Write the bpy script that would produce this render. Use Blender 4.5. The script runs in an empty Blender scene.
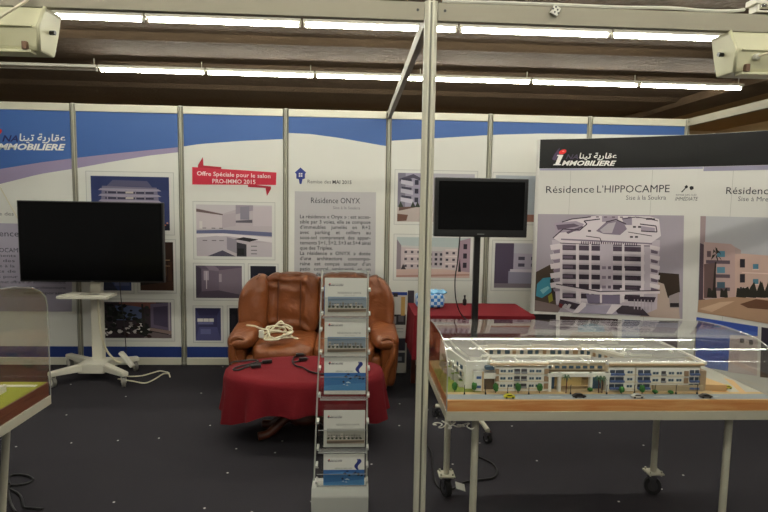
import bpy, bmesh, math, random
from mathutils import Vector, Matrix, noise
random.seed(7)
scn = bpy.context.scene
COL = scn.collection
PI = math.pi

def lin(c):
    out = []
    for v in c:
        v /= 255.0
        out.append(v/12.92 if v <= .04045 else ((v+.055)/1.055)**2.4)
    return tuple(out)

# ------------------------------------------------------------------ camera
F, YAW, PITCH, ROLL = 560.1, 0.0541, 0.0935, 0.0171
CAM = Vector((2.645, -5.505, 1.618))
cy, sy, cp, sp, cr, sr = math.cos(YAW), math.sin(YAW), math.cos(PITCH), math.sin(PITCH), math.cos(ROLL), math.sin(ROLL)
FW = Vector((sy*cp, cy*cp, -sp)); R0 = Vector((cy, -sy, 0)); U0 = R0.cross(FW)
RT = cr*R0 + sr*U0; UP = -sr*R0 + cr*U0
cd = bpy.data.cameras.new('camera'); cam = bpy.data.objects.new('camera', cd); COL.objects.link(cam)
M = Matrix((RT, UP, -FW)).transposed().to_4x4(); M.translation = CAM
cam.matrix_world = M
cd.sensor_width = 36; cd.lens = F*36/768; cd.clip_start = .05; cd.clip_end = 200
scn.camera = cam
# ------------------------------------------------------------------ world, exposure
w = bpy.data.worlds.new('hall_air'); scn.world = w; w.use_nodes = True
bg = w.node_tree.nodes['Background']; bg.inputs[0].default_value = (1.0, .96, .86, 1); bg.inputs[1].default_value = .16
vs = scn.view_settings
vs.view_transform = 'Standard'; vs.look = 'None'; vs.gamma = 1; vs.use_curve_mapping = False; vs.exposure = .5
TUBE_POWER = 60

# where a pixel of the 768x512 photo falls on a real plane
def ray(x, y): return (x-384)/F*RT - (y-256)/F*UP + FW
def onY(x, y, Y): d = ray(x, y); return CAM + d*((Y-CAM.y)/d.y)
def onZ(x, y, Z): d = ray(x, y); return CAM + d*((Z-CAM.z)/d.z)
def onX(x, y, X): d = ray(x, y); return CAM + d*((X-CAM.x)/d.x)

# ------------------------------------------------------------------ materials
MATS = {}
def mat(name, rgb, rough=.5, metal=0., var=0., scale=8., bump=0., bscale=None, spec=None, coat=0., tweak=None):
    if name in MATS: return MATS[name]
    m = bpy.data.materials.new(name); m.use_nodes = True; nt = m.node_tree; N = nt.nodes; L = nt.links
    b = N['Principled BSDF']; c = lin(rgb)
    b.inputs['Base Color'].default_value = (*c, 1); b.inputs['Roughness'].default_value = rough; b.inputs['Metallic'].default_value = metal
    if spec is not None: b.inputs['Specular IOR Level'].default_value = spec
    if coat: b.inputs['Coat Weight'].default_value = coat
    tc = N.new('ShaderNodeTexCoord')
    nz = N.new('ShaderNodeTexNoise'); nz.inputs['Scale'].default_value = scale; nz.inputs['Detail'].default_value = 5
    L.new(tc.outputs['Object'], nz.inputs['Vector'])
    if var:
        mx = N.new('ShaderNodeMix'); mx.data_type = 'RGBA'
        mx.inputs[6].default_value = (*[v*(1-var) for v in c], 1); mx.inputs[7].default_value = (*[min(1, v*(1+var)) for v in c], 1)
        L.new(nz.outputs['Fac'], mx.inputs[0]); L.new(mx.outputs[2], b.inputs['Base Color'])
    if bump:
        n2 = N.new('ShaderNodeTexNoise'); n2.inputs['Scale'].default_value = bscale or scale*4; n2.inputs['Detail'].default_value = 4
        L.new(tc.outputs['Object'], n2.inputs['Vector'])
        bp = N.new('ShaderNodeBump'); bp.inputs['Strength'].default_value = bump; bp.inputs['Distance'].default_value = .02
        L.new(n2.outputs['Fac'], bp.inputs['Height']); L.new(bp.outputs['Normal'], b.inputs['Normal'])
    if tweak: tweak(m, N, L, b, tc, nz)
    MATS[name] = m
    return m

def carpet_tweak(m, N, L, b, tc, nz):
    v = N.new('ShaderNodeTexVoronoi'); v.voronoi_dimensions = '2D'; v.inputs['Scale'].default_value = 3.6; v.inputs['Randomness'].default_value = 1
    L.new(tc.outputs['Object'], v.inputs['Vector'])
    lt = N.new('ShaderNodeMath'); lt.operation = 'LESS_THAN'; lt.inputs[1].default_value = .024
    L.new(v.outputs['Distance'], lt.inputs[0]); sel = N.new('ShaderNodeMath'); sel.operation = 'GREATER_THAN'; sel.inputs[1].default_value = .66; sx_ = N.new('ShaderNodeSeparateColor'); L.new(v.outputs['Color'], sx_.inputs[0]); L.new(sx_.outputs[0], sel.inputs[0]); an = N.new('ShaderNodeMath'); an.operation = 'MULTIPLY'; L.new(lt.outputs[0], an.inputs[0]); L.new(sel.outputs[0], an.inputs[1])
    fine = N.new('ShaderNodeTexNoise'); fine.inputs['Scale'].default_value = 160; L.new(tc.outputs['Object'], fine.inputs['Vector'])
    big = N.new('ShaderNodeMix'); big.data_type = 'RGBA'
    big.inputs[6].default_value = (*lin((34, 32, 36)), 1); big.inputs[7].default_value = (*lin((54, 52, 57)), 1)
    ad = N.new('ShaderNodeMath'); ad.operation = 'MULTIPLY_ADD'; ad.inputs[1].default_value = .6
    L.new(fine.outputs['Fac'], ad.inputs[0]); 
    h = N.new('ShaderNodeMath'); h.operation = 'MULTIPLY'; h.inputs[1].default_value = .4; L.new(nz.outputs['Fac'], h.inputs[0])
    L.new(h.outputs[0], ad.inputs[2]); L.new(ad.outputs[0], big.inputs[0])
    mx = N.new('ShaderNodeMix'); mx.data_type = 'RGBA'; mx.inputs[7].default_value = (.55, .53, .5, 1)
    L.new(big.outputs[2], mx.inputs[6]); L.new(an.outputs[0], mx.inputs[0]); L.new(mx.outputs[2], b.inputs['Base Color'])

def wood_tweak(c1, c2, sc=(3, 40, 40)):
    def f(m, N, L, b, tc, nz):
        mp = N.new('ShaderNodeMapping'); mp.inputs['Scale'].default_value = sc; L.new(tc.outputs['Object'], mp.inputs['Vector'])
        n = N.new('ShaderNodeTexNoise'); n.inputs['Scale'].default_value = 1; n.inputs['Detail'].default_value = 6; n.inputs['Distortion'].default_value = 1.2
        L.new(mp.outputs[0], n.inputs['Vector'])
        r = N.new('ShaderNodeValToRGB'); r.color_ramp.elements[0].position = .3; r.color_ramp.elements[1].position = .7
        r.color_ramp.elements[0].color = (*lin(c1), 1); r.color_ramp.elements[1].color = (*lin(c2), 1)
        L.new(n.outputs['Fac'], r.inputs[0]); L.new(r.outputs[0], b.inputs['Base Color'])
    return f

def leather_tweak(m, N, L, b, tc, nz):
    n = N.new('ShaderNodeTexNoise'); n.inputs['Scale'].default_value = 7; n.inputs['Detail'].default_value = 2; n.inputs['Distortion'].default_value = .7
    L.new(tc.outputs['Object'], n.inputs['Vector'])
    n3 = N.new('ShaderNodeTexNoise'); n3.inputs['Scale'].default_value = 70; n3.inputs['Detail'].default_value = 3; L.new(tc.outputs['Object'], n3.inputs['Vector'])
    a = N.new('ShaderNodeMath'); a.operation = 'MULTIPLY_ADD'; a.inputs[1].default_value = .15
    L.new(n3.outputs['Fac'], a.inputs[0]); L.new(n.outputs['Fac'], a.inputs[2])
    bp = N.new('ShaderNodeBump'); bp.inputs['Strength'].default_value = .5; bp.inputs['Distance'].default_value = .03
    L.new(a.outputs[0], bp.inputs['Height']); L.new(bp.outputs['Normal'], b.inputs['Normal'])

carpet = mat('dark_carpet', (52, 50, 53), .95, bump=.3, scale=1.3, bscale=220, spec=.15, tweak=carpet_tweak)
concrete = mat('brown_concrete', (104, 84, 62), .9, var=.22, scale=2.6, bump=.8, bscale=16)
hallwall = mat('brown_hall_wall', (180, 152, 110), .85, var=.08, scale=2)
alu = mat('brushed_aluminium', (212, 209, 190), .42, .15, var=.05, scale=6)
alu_dark = mat('aluminium_groove', (120, 118, 106), .5, .5)
board_w = mat('panel_board', (214, 214, 205), .5)
white_pl = mat('white_plastic', (214, 211, 198), .4)
white_paint = mat('white_enamel', (216, 212, 196), .38, var=.03)
cream = mat('cream_enamel', (206, 203, 170), .4, var=.05, scale=12)
black_pl = mat('black_plastic', (18, 17, 18), .38)
black_scr = mat('black_screen', (4, 4, 5), .16, spec=.22)
rubber = mat('black_rubber', (22, 21, 22), .7)
chrome = mat('chrome', (200, 200, 198), .2, 1.)
steel = mat('grey_steel', (190, 187, 168), .45, .12, var=.06, scale=10)
redcloth = mat('red_cloth', (104, 19, 27), .9, var=.08, scale=5, bump=.12, bscale=90, spec=.2)
leather = mat('tan_leather', (120, 66, 32), .38, var=.22, scale=5, spec=.4, tweak=leather_tweak)
piping = mat('dark_leather_seam', (92, 46, 22), .5)
oak = mat('light_wood', (214, 150, 90), .45, tweak=wood_tweak((220, 142, 78), (240, 184, 120)))
redwood = mat('reddish_wood', (130, 84, 58), .45, tweak=wood_tweak((104, 62, 40), (140, 90, 62), (40, 3, 40)))
darkwood = mat('dark_reddish_wood', (86, 40, 24), .35, tweak=wood_tweak((60, 26, 16), (104, 50, 30)))
ivory = mat('ivory_cable', (214, 206, 178), .45)
blackcable = mat('black_cable', (14, 14, 15), .45)
base_grey = mat('pale_grey_metal', (196, 198, 190), .4, .2)
tape = mat('yellow_tape', (196, 160, 90), .5)
nightblack = mat('black_door_paint', (20, 19, 20), .6)

def printmat(name='print', rough=.5):
    m = bpy.data.materials.new(name); m.use_nodes = True; nt = m.node_tree
    a = nt.nodes.new('ShaderNodeAttribute'); a.attribute_name = 'Col'
    b = nt.nodes['Principled BSDF']; b.inputs['Roughness'].default_value = rough; b.inputs['Specular IOR Level'].default_value = .3
    nt.links.new(a.outputs['Color'], b.inputs['Base Color']); return m
PRINT = printmat('printed_vinyl', .48)
MODELP = printmat('painted_card', .6)

def tube_mat(name, col, s):
    m = bpy.data.materials.new(name); m.use_nodes = True; b = m.node_tree.nodes['Principled BSDF']
    b.inputs['Base Color'].default_value = (.8, .8, .8, 1)
    b.inputs['Emission Color'].default_value = (*col, 1); b.inputs['Emission Strength'].default_value = s; return m
TUBE = tube_mat('lit_tube', (1, .985, .875), TUBE_POWER)
TUBE_OFF = mat('unlit_tube', (120, 112, 100), .3)

def acrylic(name, tint=(.97, .975, .965), base=.025, power=3.0, rough=.04, haze=.006):
    m = bpy.data.materials.new(name); m.use_nodes = True; nt = m.node_tree; N = nt.nodes; L = nt.links
    N.remove(N['Principled BSDF']); out = N['Material Output']
    t = N.new('ShaderNodeBsdfTransparent'); t.inputs[0].default_value = (*tint, 1)
    g = N.new('ShaderNodeBsdfGlossy'); g.inputs['Roughness'].default_value = rough; g.inputs[0].default_value = (.95, .95, .95, 1)
    d = N.new('ShaderNodeBsdfDiffuse'); d.inputs[0].default_value = (.8, .8, .78, 1)
    lw = N.new('ShaderNodeLayerWeight'); lw.inputs['Blend'].default_value = .5
    p = N.new('ShaderNodeMath'); p.operation = 'POWER'; p.inputs[1].default_value = power; L.new(lw.outputs['Facing'], p.inputs[0])
    ma = N.new('ShaderNodeMath'); ma.operation = 'MULTIPLY_ADD'; ma.inputs[1].default_value = .6; ma.inputs[2].default_value = base; L.new(p.outputs[0], ma.inputs[0])
    m1 = N.new('ShaderNodeMixShader'); m1.inputs[0].default_value = haze; L.new(t.outputs[0], m1.inputs[1]); L.new(d.outputs[0], m1.inputs[2])
    m2 = N.new('ShaderNodeMixShader'); L.new(ma.outputs[0], m2.inputs[0]); L.new(m1.outputs[0], m2.inputs[1]); L.new(g.outputs[0], m2.inputs[2])
    L.new(m2.outputs[0], out.inputs[0]); return m
ACRYL = acrylic('clear_acrylic')
ACRYL_EDGE = acrylic('acrylic_edge', (.8, .82, .8), .12, 2, .1, .35)

# ------------------------------------------------------------------ mesh helpers
def obj(name, bm, m, parent=None, smooth=False):
    me = bpy.data.meshes.new(name)
    bmesh.ops.recalc_face_normals(bm, faces=bm.faces)
    bm.to_mesh(me); bm.free()
    for x in (m if isinstance(m, (list, tuple)) else [m]): me.materials.append(x)
    if smooth:
        for p in me.polygons: p.use_smooth = True
    o = bpy.data.objects.new(name, me); COL.objects.link(o)
    if parent: o.parent = parent
    return o
def smooth_by_angle(o, deg=40):
    me = o.data
    for p in me.polygons: p.use_smooth = True
    me.set_sharp_from_angle(angle=math.radians(deg)); return o
def tag(o, label, cat=None, group=None, kind=None):
    if label: o['label'] = label
    if cat: o['category'] = cat
    if group: o['group'] = group
    if kind: o['kind'] = kind
    return o
def thing(name, label, cat, loc=(0, 0, 0), rz=0, group=None):
    o = bpy.data.objects.new(name, None); COL.objects.link(o); o.location = loc; o.rotation_euler = (0, 0, rz); o.empty_display_size = .05
    return tag(o, label, cat, group)
def dup(root, loc=None, rz=None, label=None, group=None):
    r = root.copy(); COL.objects.link(r)
    if loc is not None: r.location = loc
    if rz is not None: r.rotation_euler = (0, 0, rz)
    if label: r['label'] = label
    if group: r['group'] = group
    for ch in list(root.children):
        c = ch.copy(); COL.objects.link(c); c.parent = r
        for g in list(ch.children):
            d = g.copy(); COL.objects.link(d); d.parent = c
    return r
def BM(): return bmesh.new()
def box(bm, x0, y0, z0, x1, y1, z1, bev=0, mi=0, rot=None):
    r = bmesh.ops.create_cube(bm, size=1); vs_ = r['verts']
    for v in vs_:
        v.co = Vector(((x0+x1)/2+v.co.x*(x1-x0), (y0+y1)/2+v.co.y*(y1-y0), (z0+z1)/2+v.co.z*(z1-z0)))
        if rot: v.co = rot @ v.co
    fs = set(f for v in vs_ for f in v.link_faces)
    for f in fs: f.material_index = mi
    if bev:
        es = list(set(e for v in vs_ for e in v.link_edges))
        bmesh.ops.bevel(bm, geom=es, offset=bev, segments=2, affect='EDGES', profile=.6)
def catmull(pts, n=8):
    pts = [Vector(p) for p in pts]; out = []
    for i in range(len(pts)-1):
        p0 = pts[max(0, i-1)]; p1 = pts[i]; p2 = pts[i+1]; p3 = pts[min(len(pts)-1, i+2)]
        for k in range(n):
            t = k/n
            out.append(.5*((2*p1)+(-p0+p2)*t+(2*p0-5*p1+4*p2-p3)*t*t+(-p0+3*p1-3*p2+p3)*t**3))
    out.append(pts[-1]); return out
def tube(bm, pts, r, seg=8, mi=0, cap=True):
    pts = [Vector(p) for p in pts]; rings = []; prev = None
    for i, p in enumerate(pts):
        t = (pts[min(i+1, len(pts)-1)]-pts[max(i-1, 0)]).normalized()
        if prev is None:
            a = Vector((0, 0, 1)) if abs(t.z) < .9 else Vector((1, 0, 0)); n = t.cross(a).normalized()
        else:
            n = (prev-t*prev.dot(t)); n = n.normalized() if n.length > 1e-6 else t.orthogonal().normalized()
        prev = n; b = t.cross(n); rr = r[i] if isinstance(r, (list, tuple)) else r
        rings.append([bm.verts.new(p+rr*(math.cos(2*PI*k/seg)*n+math.sin(2*PI*k/seg)*b)) for k in range(seg)])
    for a, b in zip(rings, rings[1:]):
        for k in range(seg):
            f = bm.faces.new((a[k], a[(k+1) % seg], b[(k+1) % seg], b[k])); f.material_index = mi
    if cap:
        for q in (rings[0], rings[-1]):
            f = bm.faces.new(q); f.material_index = mi
def cable(bm, pts, r, n=8, seg=6): tube(bm, catmull(pts, n), r, seg)
def cyl(bm, a, b, r, seg=16, mi=0): tube(bm, [a, b], r, seg, mi)
def lathe(bm, prof, seg=24, o=(0, 0, 0), mi=0):
    o = Vector(o); rings = []
    for r, z in prof: rings.append([bm.verts.new(o+Vector((r*math.cos(2*PI*k/seg), r*math.sin(2*PI*k/seg), z))) for k in range(seg)])
    for a, b in zip(rings, rings[1:]):
        for k in range(seg):
            f = bm.faces.new((a[k], a[(k+1) % seg], b[(k+1) % seg], b[k])); f.material_index = mi
    for q in (rings[0], rings[-1]): bm.faces.new(q).material_index = mi
def sgp(v, e): return math.copysign(abs(v)**e, v)
def puff(bm, c, s, e1=.35, e2=.35, nu=40, nv=24, fn=None, mi=0):
    """a rounded, padded block: superellipsoid, optionally reshaped by fn(unit vector, point)"""
    c = Vector(c); rows = []
    for j in range(1, nv):
        ph = -PI/2+PI*j/nv; row = []
        for i in range(nu):
            th = 2*PI*i/nu
            u = Vector((sgp(math.cos(ph), e1)*sgp(math.cos(th), e2), sgp(math.cos(ph), e1)*sgp(math.sin(th), e2), sgp(math.sin(ph), e1)))
            p = Vector((u.x*s[0], u.y*s[1], u.z*s[2]))
            if fn: p = fn(u, p)
            row.append(bm.verts.new(c+p))
        rows.append(row)
    ends = []
    for z in (-1, 1):
        p = Vector((0, 0, z*s[2])); p = fn(Vector((0, 0, z)), p) if fn else p
        ends.append(bm.verts.new(c+p))
    for a, b in zip(rows, rows[1:]):
        for i in range(nu): bm.faces.new((a[i], a[(i+1) % nu], b[(i+1) % nu], b[i])).material_index = mi
    for i in range(nu):
        bm.faces.new((rows[0][(i+1) % nu], rows[0][i], ends[0])).material_index = mi
        bm.faces.new((rows[-1][i], rows[-1][(i+1) % nu], ends[1])).material_index = mi
def prism(bm, prof, axis_from, axis_to, axis='x', mi=0):
    """extrude a closed 2D outline along an axis"""
    def P(t, a, b): return Vector((t, a, b)) if axis == 'x' else (Vector((a, t, b)) if axis == 'y' else Vector((a, b, t)))
    A = [bm.verts.new(P(axis_from, a, b)) for a, b in prof]; B = [bm.verts.new(P(axis_to, a, b)) for a, b in prof]
    n = len(prof)
    for k in range(n): bm.faces.new((A[k], A[(k+1) % n], B[(k+1) % n], B[k])).material_index = mi
    bm.faces.new(A).material_index = mi; bm.faces.new(B[::-1]).material_index = mi

# ------------------------------------------------------------------ printed graphics
_TC = {}
def textmesh(body, shear=0., bold=0., space=1.):
    k = (body, shear, bold, space)
    if k in _TC: return _TC[k]
    c = bpy.data.curves.new('t', 'FONT'); c.body = body; c.size = 1; c.shear = shear; c.offset = bold; c.resolution_u = 2; c.space_character = space
    o = bpy.data.objects.new('t', c); COL.objects.link(o)
    dg = bpy.context.evaluated_depsgraph_get(); me = bpy.data.meshes.new_from_object(o.evaluated_get(dg))
    V = [(v.co.x, v.co.y) for v in me.vertices]; P = [tuple(p.vertices) for p in me.polygons]
    bpy.data.objects.remove(o); bpy.data.curves.remove(c); bpy.data.meshes.remove(me)
    if V:
        x0 = min(v[0] for v in V); x1 = max(v[0] for v in V)
    else: x0 = x1 = 0
    _TC[k] = (V, P, x0, x1); return _TC[k]

def ink(c, g=1.18, sat=.88):
    m_ = sum(c)/3; c = [m_+(v-m_)*sat for v in c]
    return tuple(255*(max(0, v)/255)**g for v in c)
class Canvas:
    """flat artwork printed on a real surface: surf(u, v, w) -> point, pix(x, y) -> (u, v)"""
    def __init__(s, surf, pix=None, w0=.0006, dw=.00004):
        s.surf, s.pix, s.w, s.dw = surf, pix, w0, dw; s.items = []
    def poly(s, pts, col):
        s.w += s.dw; s.items.append(([tuple(p) for p in pts], [tuple(range(len(pts)))], lin(col), s.w))
    def rect(s, u0, v0, u1, v1, col): s.poly([(u0, v0), (u1, v0), (u1, v1), (u0, v1)], col)
    def P(s, pts, col): s.poly([s.pix(*p) for p in pts], col)
    def PR(s, x0, y0, x1, y1, col): s.P([(x0, y0), (x1, y0), (x1, y1), (x0, y1)], col)
    def disc(s, u, v, r, col, ry=None, n=14): s.poly([(u+r*math.cos(2*PI*k/n), v+(ry or r)*math.sin(2*PI*k/n)) for k in range(n)], col)
    def text(s, body, p0, p1, col, h=None, shear=0., bold=0., asp=None):
        """set along the base line p0 -> p1 (u, v); cap height h, else natural"""
        V, P, x0, x1 = textmesh(body, shear, bold)
        if not V: return
        a = Vector(p0); d = Vector(p1)-a; W = d.length; ux = d/W; uy = Vector((-ux.y, ux.x)); k = W/(x1-x0); ky = (h/.7) if h else k
        s.w += s.dw
        s.items.append(([tuple(a+ux*((x-x0)*k)+uy*(y*ky)) for x, y in V], P, lin(col), s.w))
    def Pt(s, body, p0, p1, col, hpx=None, **k):
        a = Vector(s.pix(*p0)); b = Vector(s.pix(*p1)); h = None
        if hpx: h = abs(s.pix(p0[0], p0[1])[1]-s.pix(p0[0], p0[1]-hpx)[1])
        s.text(body, a, b, col, h, **k)
    def line(s, words, p0, p1, col, h, justify=True):
        a = Vector(p0); d = Vector(p1)-a; W = d.length; ux = d/W; k = h/.7
        ws = [(textmesh(q, 0., .010)[3]-textmesh(q, 0., .010)[2])*k for q in words]; gap = .25*k
        f = 1.
        if justify and len(words) > 1:
            gap = (W-sum(ws))/(len(words)-1)
            if gap < .15*k: f = (W-.2*k*(len(words)-1))/sum(ws); gap = .2*k
        x = 0
        for q, wq in zip(words, ws):
            s.text(q, a+ux*x, a+ux*(x+wq*f), col, h, bold=.010); x += wq*f+gap
    def build(s, name, parent=None, mt=None, knots=None):
        bm = bmesh.new(); lay = bm.loops.layers.float_color.new('Col')
        for pts, polys, c, w_ in s.items:
            vs_ = [bm.verts.new((p[0], p[1], w_)) for p in pts]
            for pl in polys:
                try: f = bm.faces.new([vs_[i] for i in pl])
                except ValueError: continue
                for l in f.loops: l[lay] = (*c, 1)
        for kx in knots or []:
            bmesh.ops.bisect_plane(bm, geom=bm.verts[:]+bm.edges[:]+bm.faces[:], plane_co=(kx, 0, 0), plane_no=(1, 0, 0))
        for v in bm.verts: v.co = s.surf(v.co.x, v.co.y, v.co.z)
        me = bpy.data.meshes.new(name); bm.to_mesh(me); bm.free(); me.materials.append(mt or PRINT)
        o = bpy.data.objects.new(name, me); COL.objects.link(o)
        if parent: o.parent = parent
        return o

def frame(o, u, v, n):
    o, u, v, n = Vector(o), Vector(u), Vector(v), Vector(n)
    return lambda a, b, w_: o+u*a+v*b+n*w_

# ------------------------------------------------------------------ the hall
bm = BM(); box(bm, -9, -9, -.1, 11, 7.3, 0)
o = obj('floor', bm, carpet); tag(o, None, kind='structure')
# ribbed concrete ceiling
prof = [(-9, 4.2), (-9, 3.55)]
for k in range(-3, 2):
    a = 1.5+2.9*k
    if a-.75 < -9: continue
    prof += [(a-.16, 3.55), (a, 3.5), (a+1.0, 3.5), (a+1.06, 3.55)]
prof += [(7.3, 3.55), (7.3, 4.2)]
bm = BM(); prism(bm, prof, -9, 8.35, 'x'); o = obj('ceiling', bm, concrete); tag(o, None, kind='structure')
bm = BM(); box(bm, 8.35, -9, 3.42, 9.0, 7.3, 4.2); o = obj('trim_1', bm, concrete); tag(o, None, kind='structure')
bm = BM(); box(bm, -9, 7.3, 0, 11, 7.5, 4.2); o = obj('wall_back', bm, hallwall); tag(o, None, kind='structure')
bm = BM(); box(bm, 11, -9, 0, 11.2, 7.5, 4.2); box(bm, 9.0, -9, 3.42, 11, 7.3, 4.2); o = obj('wall_right', bm, hallwall); tag(o, None, kind='structure')
p = onY(758, 120, 7.2)
bm = BM(); box(bm, p.x, 7.2, 0, p.x+1.1, 7.3, onY(758, 111, 7.2).z); o = obj('door_1', bm, nightblack); tag(o, None, kind='structure')

# ------------------------------------------------------------------ fluorescent battens
def batten(x0, x1, y, lit, label, grp, r=.015, hang=None):
    t = thing('fluorescent_batten', label, 'ceiling light', ((x0+x1)/2, y, 3.35), 0, grp)
    h = (x1-x0)/2
    b = BM(); box(b, -h+.01, -.055, .022, h-.01, .055, .06, .004)
    obj('housing', b, white_paint, t)
    b = BM(); cyl(b, (-h+.03, 0, 0), (h-.03, 0, 0), r, 12); smooth_by_angle(obj('tube', b, TUBE if lit else TUBE_OFF, t))
    for s_ in (-1, 1):
        b = BM(); box(b, s_*(h-.025)-.012, -.016, -.018, s_*(h-.025)+.012, .016, .035, .003); obj('end_cap', b, white_pl, t)
    b = BM(); cyl(b, (h-.06, 0, .06), (h-.06, 0, .22), .006, 6); obj('hanger', b, alu, t)
    return t
ROW1 = [-2.44, -.92, .6, 2.11, 3.66, 5.22, 6.75]
ROW2 = [-2.35, -.83, .6, 2.08, 3.6, 5.11, 6.67, 8.2]
o1 = ['outermost left end of the nearer bright row, glimpsed beside the left floodlight', 'second from the left in the nearer row, partly behind the left floodlight',
      'lit batten of the nearer row above the panel with the red ribbon', 'lit batten of the nearer row above the sofa and crossing the diagonal rail',
      'lit batten of the nearer row just right of the front post', 'lit batten at the right end of the nearer row, running to the right floodlight']
for i in range(6): batten(ROW1[i], ROW1[i+1], .24, True, o1[i], 'nearer row of fluorescent battens')
o2 = ['unlit dim fluorescent batten at the left end of the farther row', 'leftmost lit batten of the farther row, above the left television', 'lit batten of the farther row above the red ribbon panel',
      'lit batten of the farther row above the house icon panel', 'lit batten of the farther row just right of the front post', 'lit batten of the farther row above the black banner header',
      'lit batten at the right end of the farther row, in front of the ceiling edge']
for i in range(7): batten(ROW2[i], ROW2[i+1], 2.47, i > 0, o2[i], 'farther row of fluorescent battens', .018)
for y_ in (-2.0, -4.4, -6.8):  # unseen rows continuing the hall's battens, added to raise the brightness
    for i in range(6):
        if i == 0 or (y_ < -6 and i in (1, 5)): continue
        batten(ROW1[i], ROW1[i+1], y_, True, 'lit overhead fluorescent batten out of view, added to brighten the stand', 'added overhead rows of fluorescent battens')

# ------------------------------------------------------------------ booth: posts, rails, printed panels
PX = [-.99, 0, .99, 1.98, 2.97, 3.96, 4.95, 5.94]
def post(x, y, label, r=.026, h=2.5, grp=None):
    t = thing('aluminium_post', label, 'post', (x, y, 0), 0, grp)
    pr = []                                    # octagonal section with four grooves
    for k in range(8):
        a = PI/8+k*PI/4; pr.append((r*math.cos(a), r*math.sin(a)))
    b = BM(); prism(b, pr, .012, h, 'z')
    obj('shaft', b, mat('post_aluminium', (168, 166, 150), .42, .2), t)
    b = BM()
    for k in range(8):
        a = k*PI/4; d = Vector((math.cos(a), math.sin(a), 0)); n = Vector((-d.y, d.x, 0)); q = r*.93
        A = d*q-n*.004; B = d*(q+.0006)+n*.004
        vs_ = [b.verts.new(Vector((P_.x, P_.y, z))) for z in (.03, h-.01) for P_ in (d*(q+.0008)-n*.0035, d*(q+.0008)+n*.0035)]
        b.faces.new((vs_[0], vs_[1], vs_[3], vs_[2]))
    obj('groove', b, alu_dark, t)
    b = BM(); lathe(b, [(.0255, 0), (.0255, .01), (.012, .014)], 16); obj('foot', b, alu_dark, t)
    b = BM(); lathe(b, [(r*.9, h), (r*.9, h+.004), (r*.5, h+.006)], 12); obj('cap', b, white_pl, t)
    return t
plab = ['back wall post left of the company logo panel', 'back wall post between the logo panel and the night building panel', 'back wall post between the night building panel and the red ribbon panel',
        'back wall post between the red ribbon panel and the house icon panel', 'back wall post meeting the rail, right of the house icon panel',
        'back wall post behind the small television', 'back wall post rising behind the black banner header', 'back wall corner post at the right end of the printed panels']
for x_, l_ in zip(PX, plab): post(x_, 0, 'slim aluminium '+l_, grp='back wall posts')

wsurf = frame((0, -.008, 0), (1, 0, 0), (0, 0, 1), (0, -1, 0))
def wpix(x, y): p = onY(x, y, -.008); return (p.x, p.z)
# artwork colours
BLUE, VIOL, WHITE, GREYL, INK = (64, 99, 162), (150, 138, 168), (222, 222, 214), (186, 184, 188), (46, 44, 54)
BANDB = (40, 60, 124)
def panel(i, label):
    x0, x1 = PX[i]+.027, PX[i+1]-.027
    t = thing('display_panel', label, 'printed wall panel', ((x0+x1)/2, 0, 0))
    off = t.location.copy()
    b = BM(); box(b, x0-off.x, -.008, .07, x1-off.x, .008, 2.43); obj('board', b, board_w, t)
    b = BM(); box(b, x0-off.x, -.02, 2.43, x1-off.x, .02, 2.5, .003); obj('top_rail', b, alu, t)
    b = BM(); box(b, x0-off.x, -.02, 0.002, x1-off.x, .02, .07, .003); obj('bottom_rail', b, alu, t)
    def cv(w0=.0006):
        sf = frame((-off.x, -.008, 0), (1, 0, 0), (0, 0, 1), (0, -1, 0))
        return Canvas(sf, wpix, w0)
    return t, cv, x0, x1
def edge(x): # lower edge of the blue field as seen in the photo
    pass
def base_art(cv, x0, x1, blue, viol=None):
    """blue field above the curve, optional violet ribbon below, blue band at the foot (photo pixels for the curves)"""
    c = cv(); c.rect(x0, .07, x1, 2.43, WHITE)
    def clip(pts):
        q = [c.pix(*p) for p in pts]
        # interpolate to panel edges
        out = []
        def at(x):
            for a, b_ in zip(q, q[1:]):
                if a[0] <= x <= b_[0]: return a[1]+(b_[1]-a[1])*(x-a[0])/(b_[0]-a[0])
            return q[0][1] if x < q[0][0] else q[-1][1]
        n = 14
        return [(x0+(x1-x0)*k/n, at(x0+(x1-x0)*k/n)) for k in range(n+1)]
    if viol:
        lo = clip(viol); c.poly([(x0, 2.43)]+lo+[(x1, 2.43)], VIOL)
    bl = clip(blue); c.poly([(x0, 2.43)]+bl+[(x1, 2.43)], BLUE)
    c.rect(x0, .075, x1, .182, BANDB)
    return c
BL = [(-90, 181), (0, 169), (40, 162.5), (75, 158), (110, 154), (150, 150), (180, 147), (200, 144), (240, 141), (285, 139)]
BL2 = [(289, 133), (310, 134), (340, 138), (385, 146)]
BL3 = [(388, 141), (410, 139.5), (440, 138), (490, 135), (540, 133.5), (590, 134), (640, 135), (690, 135)]
VL = [(-90, 202), (0, 184), (40, 174), (75, 168.5), (110, 162), (150, 155.5), (180, 152), (183, 147)]

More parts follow.
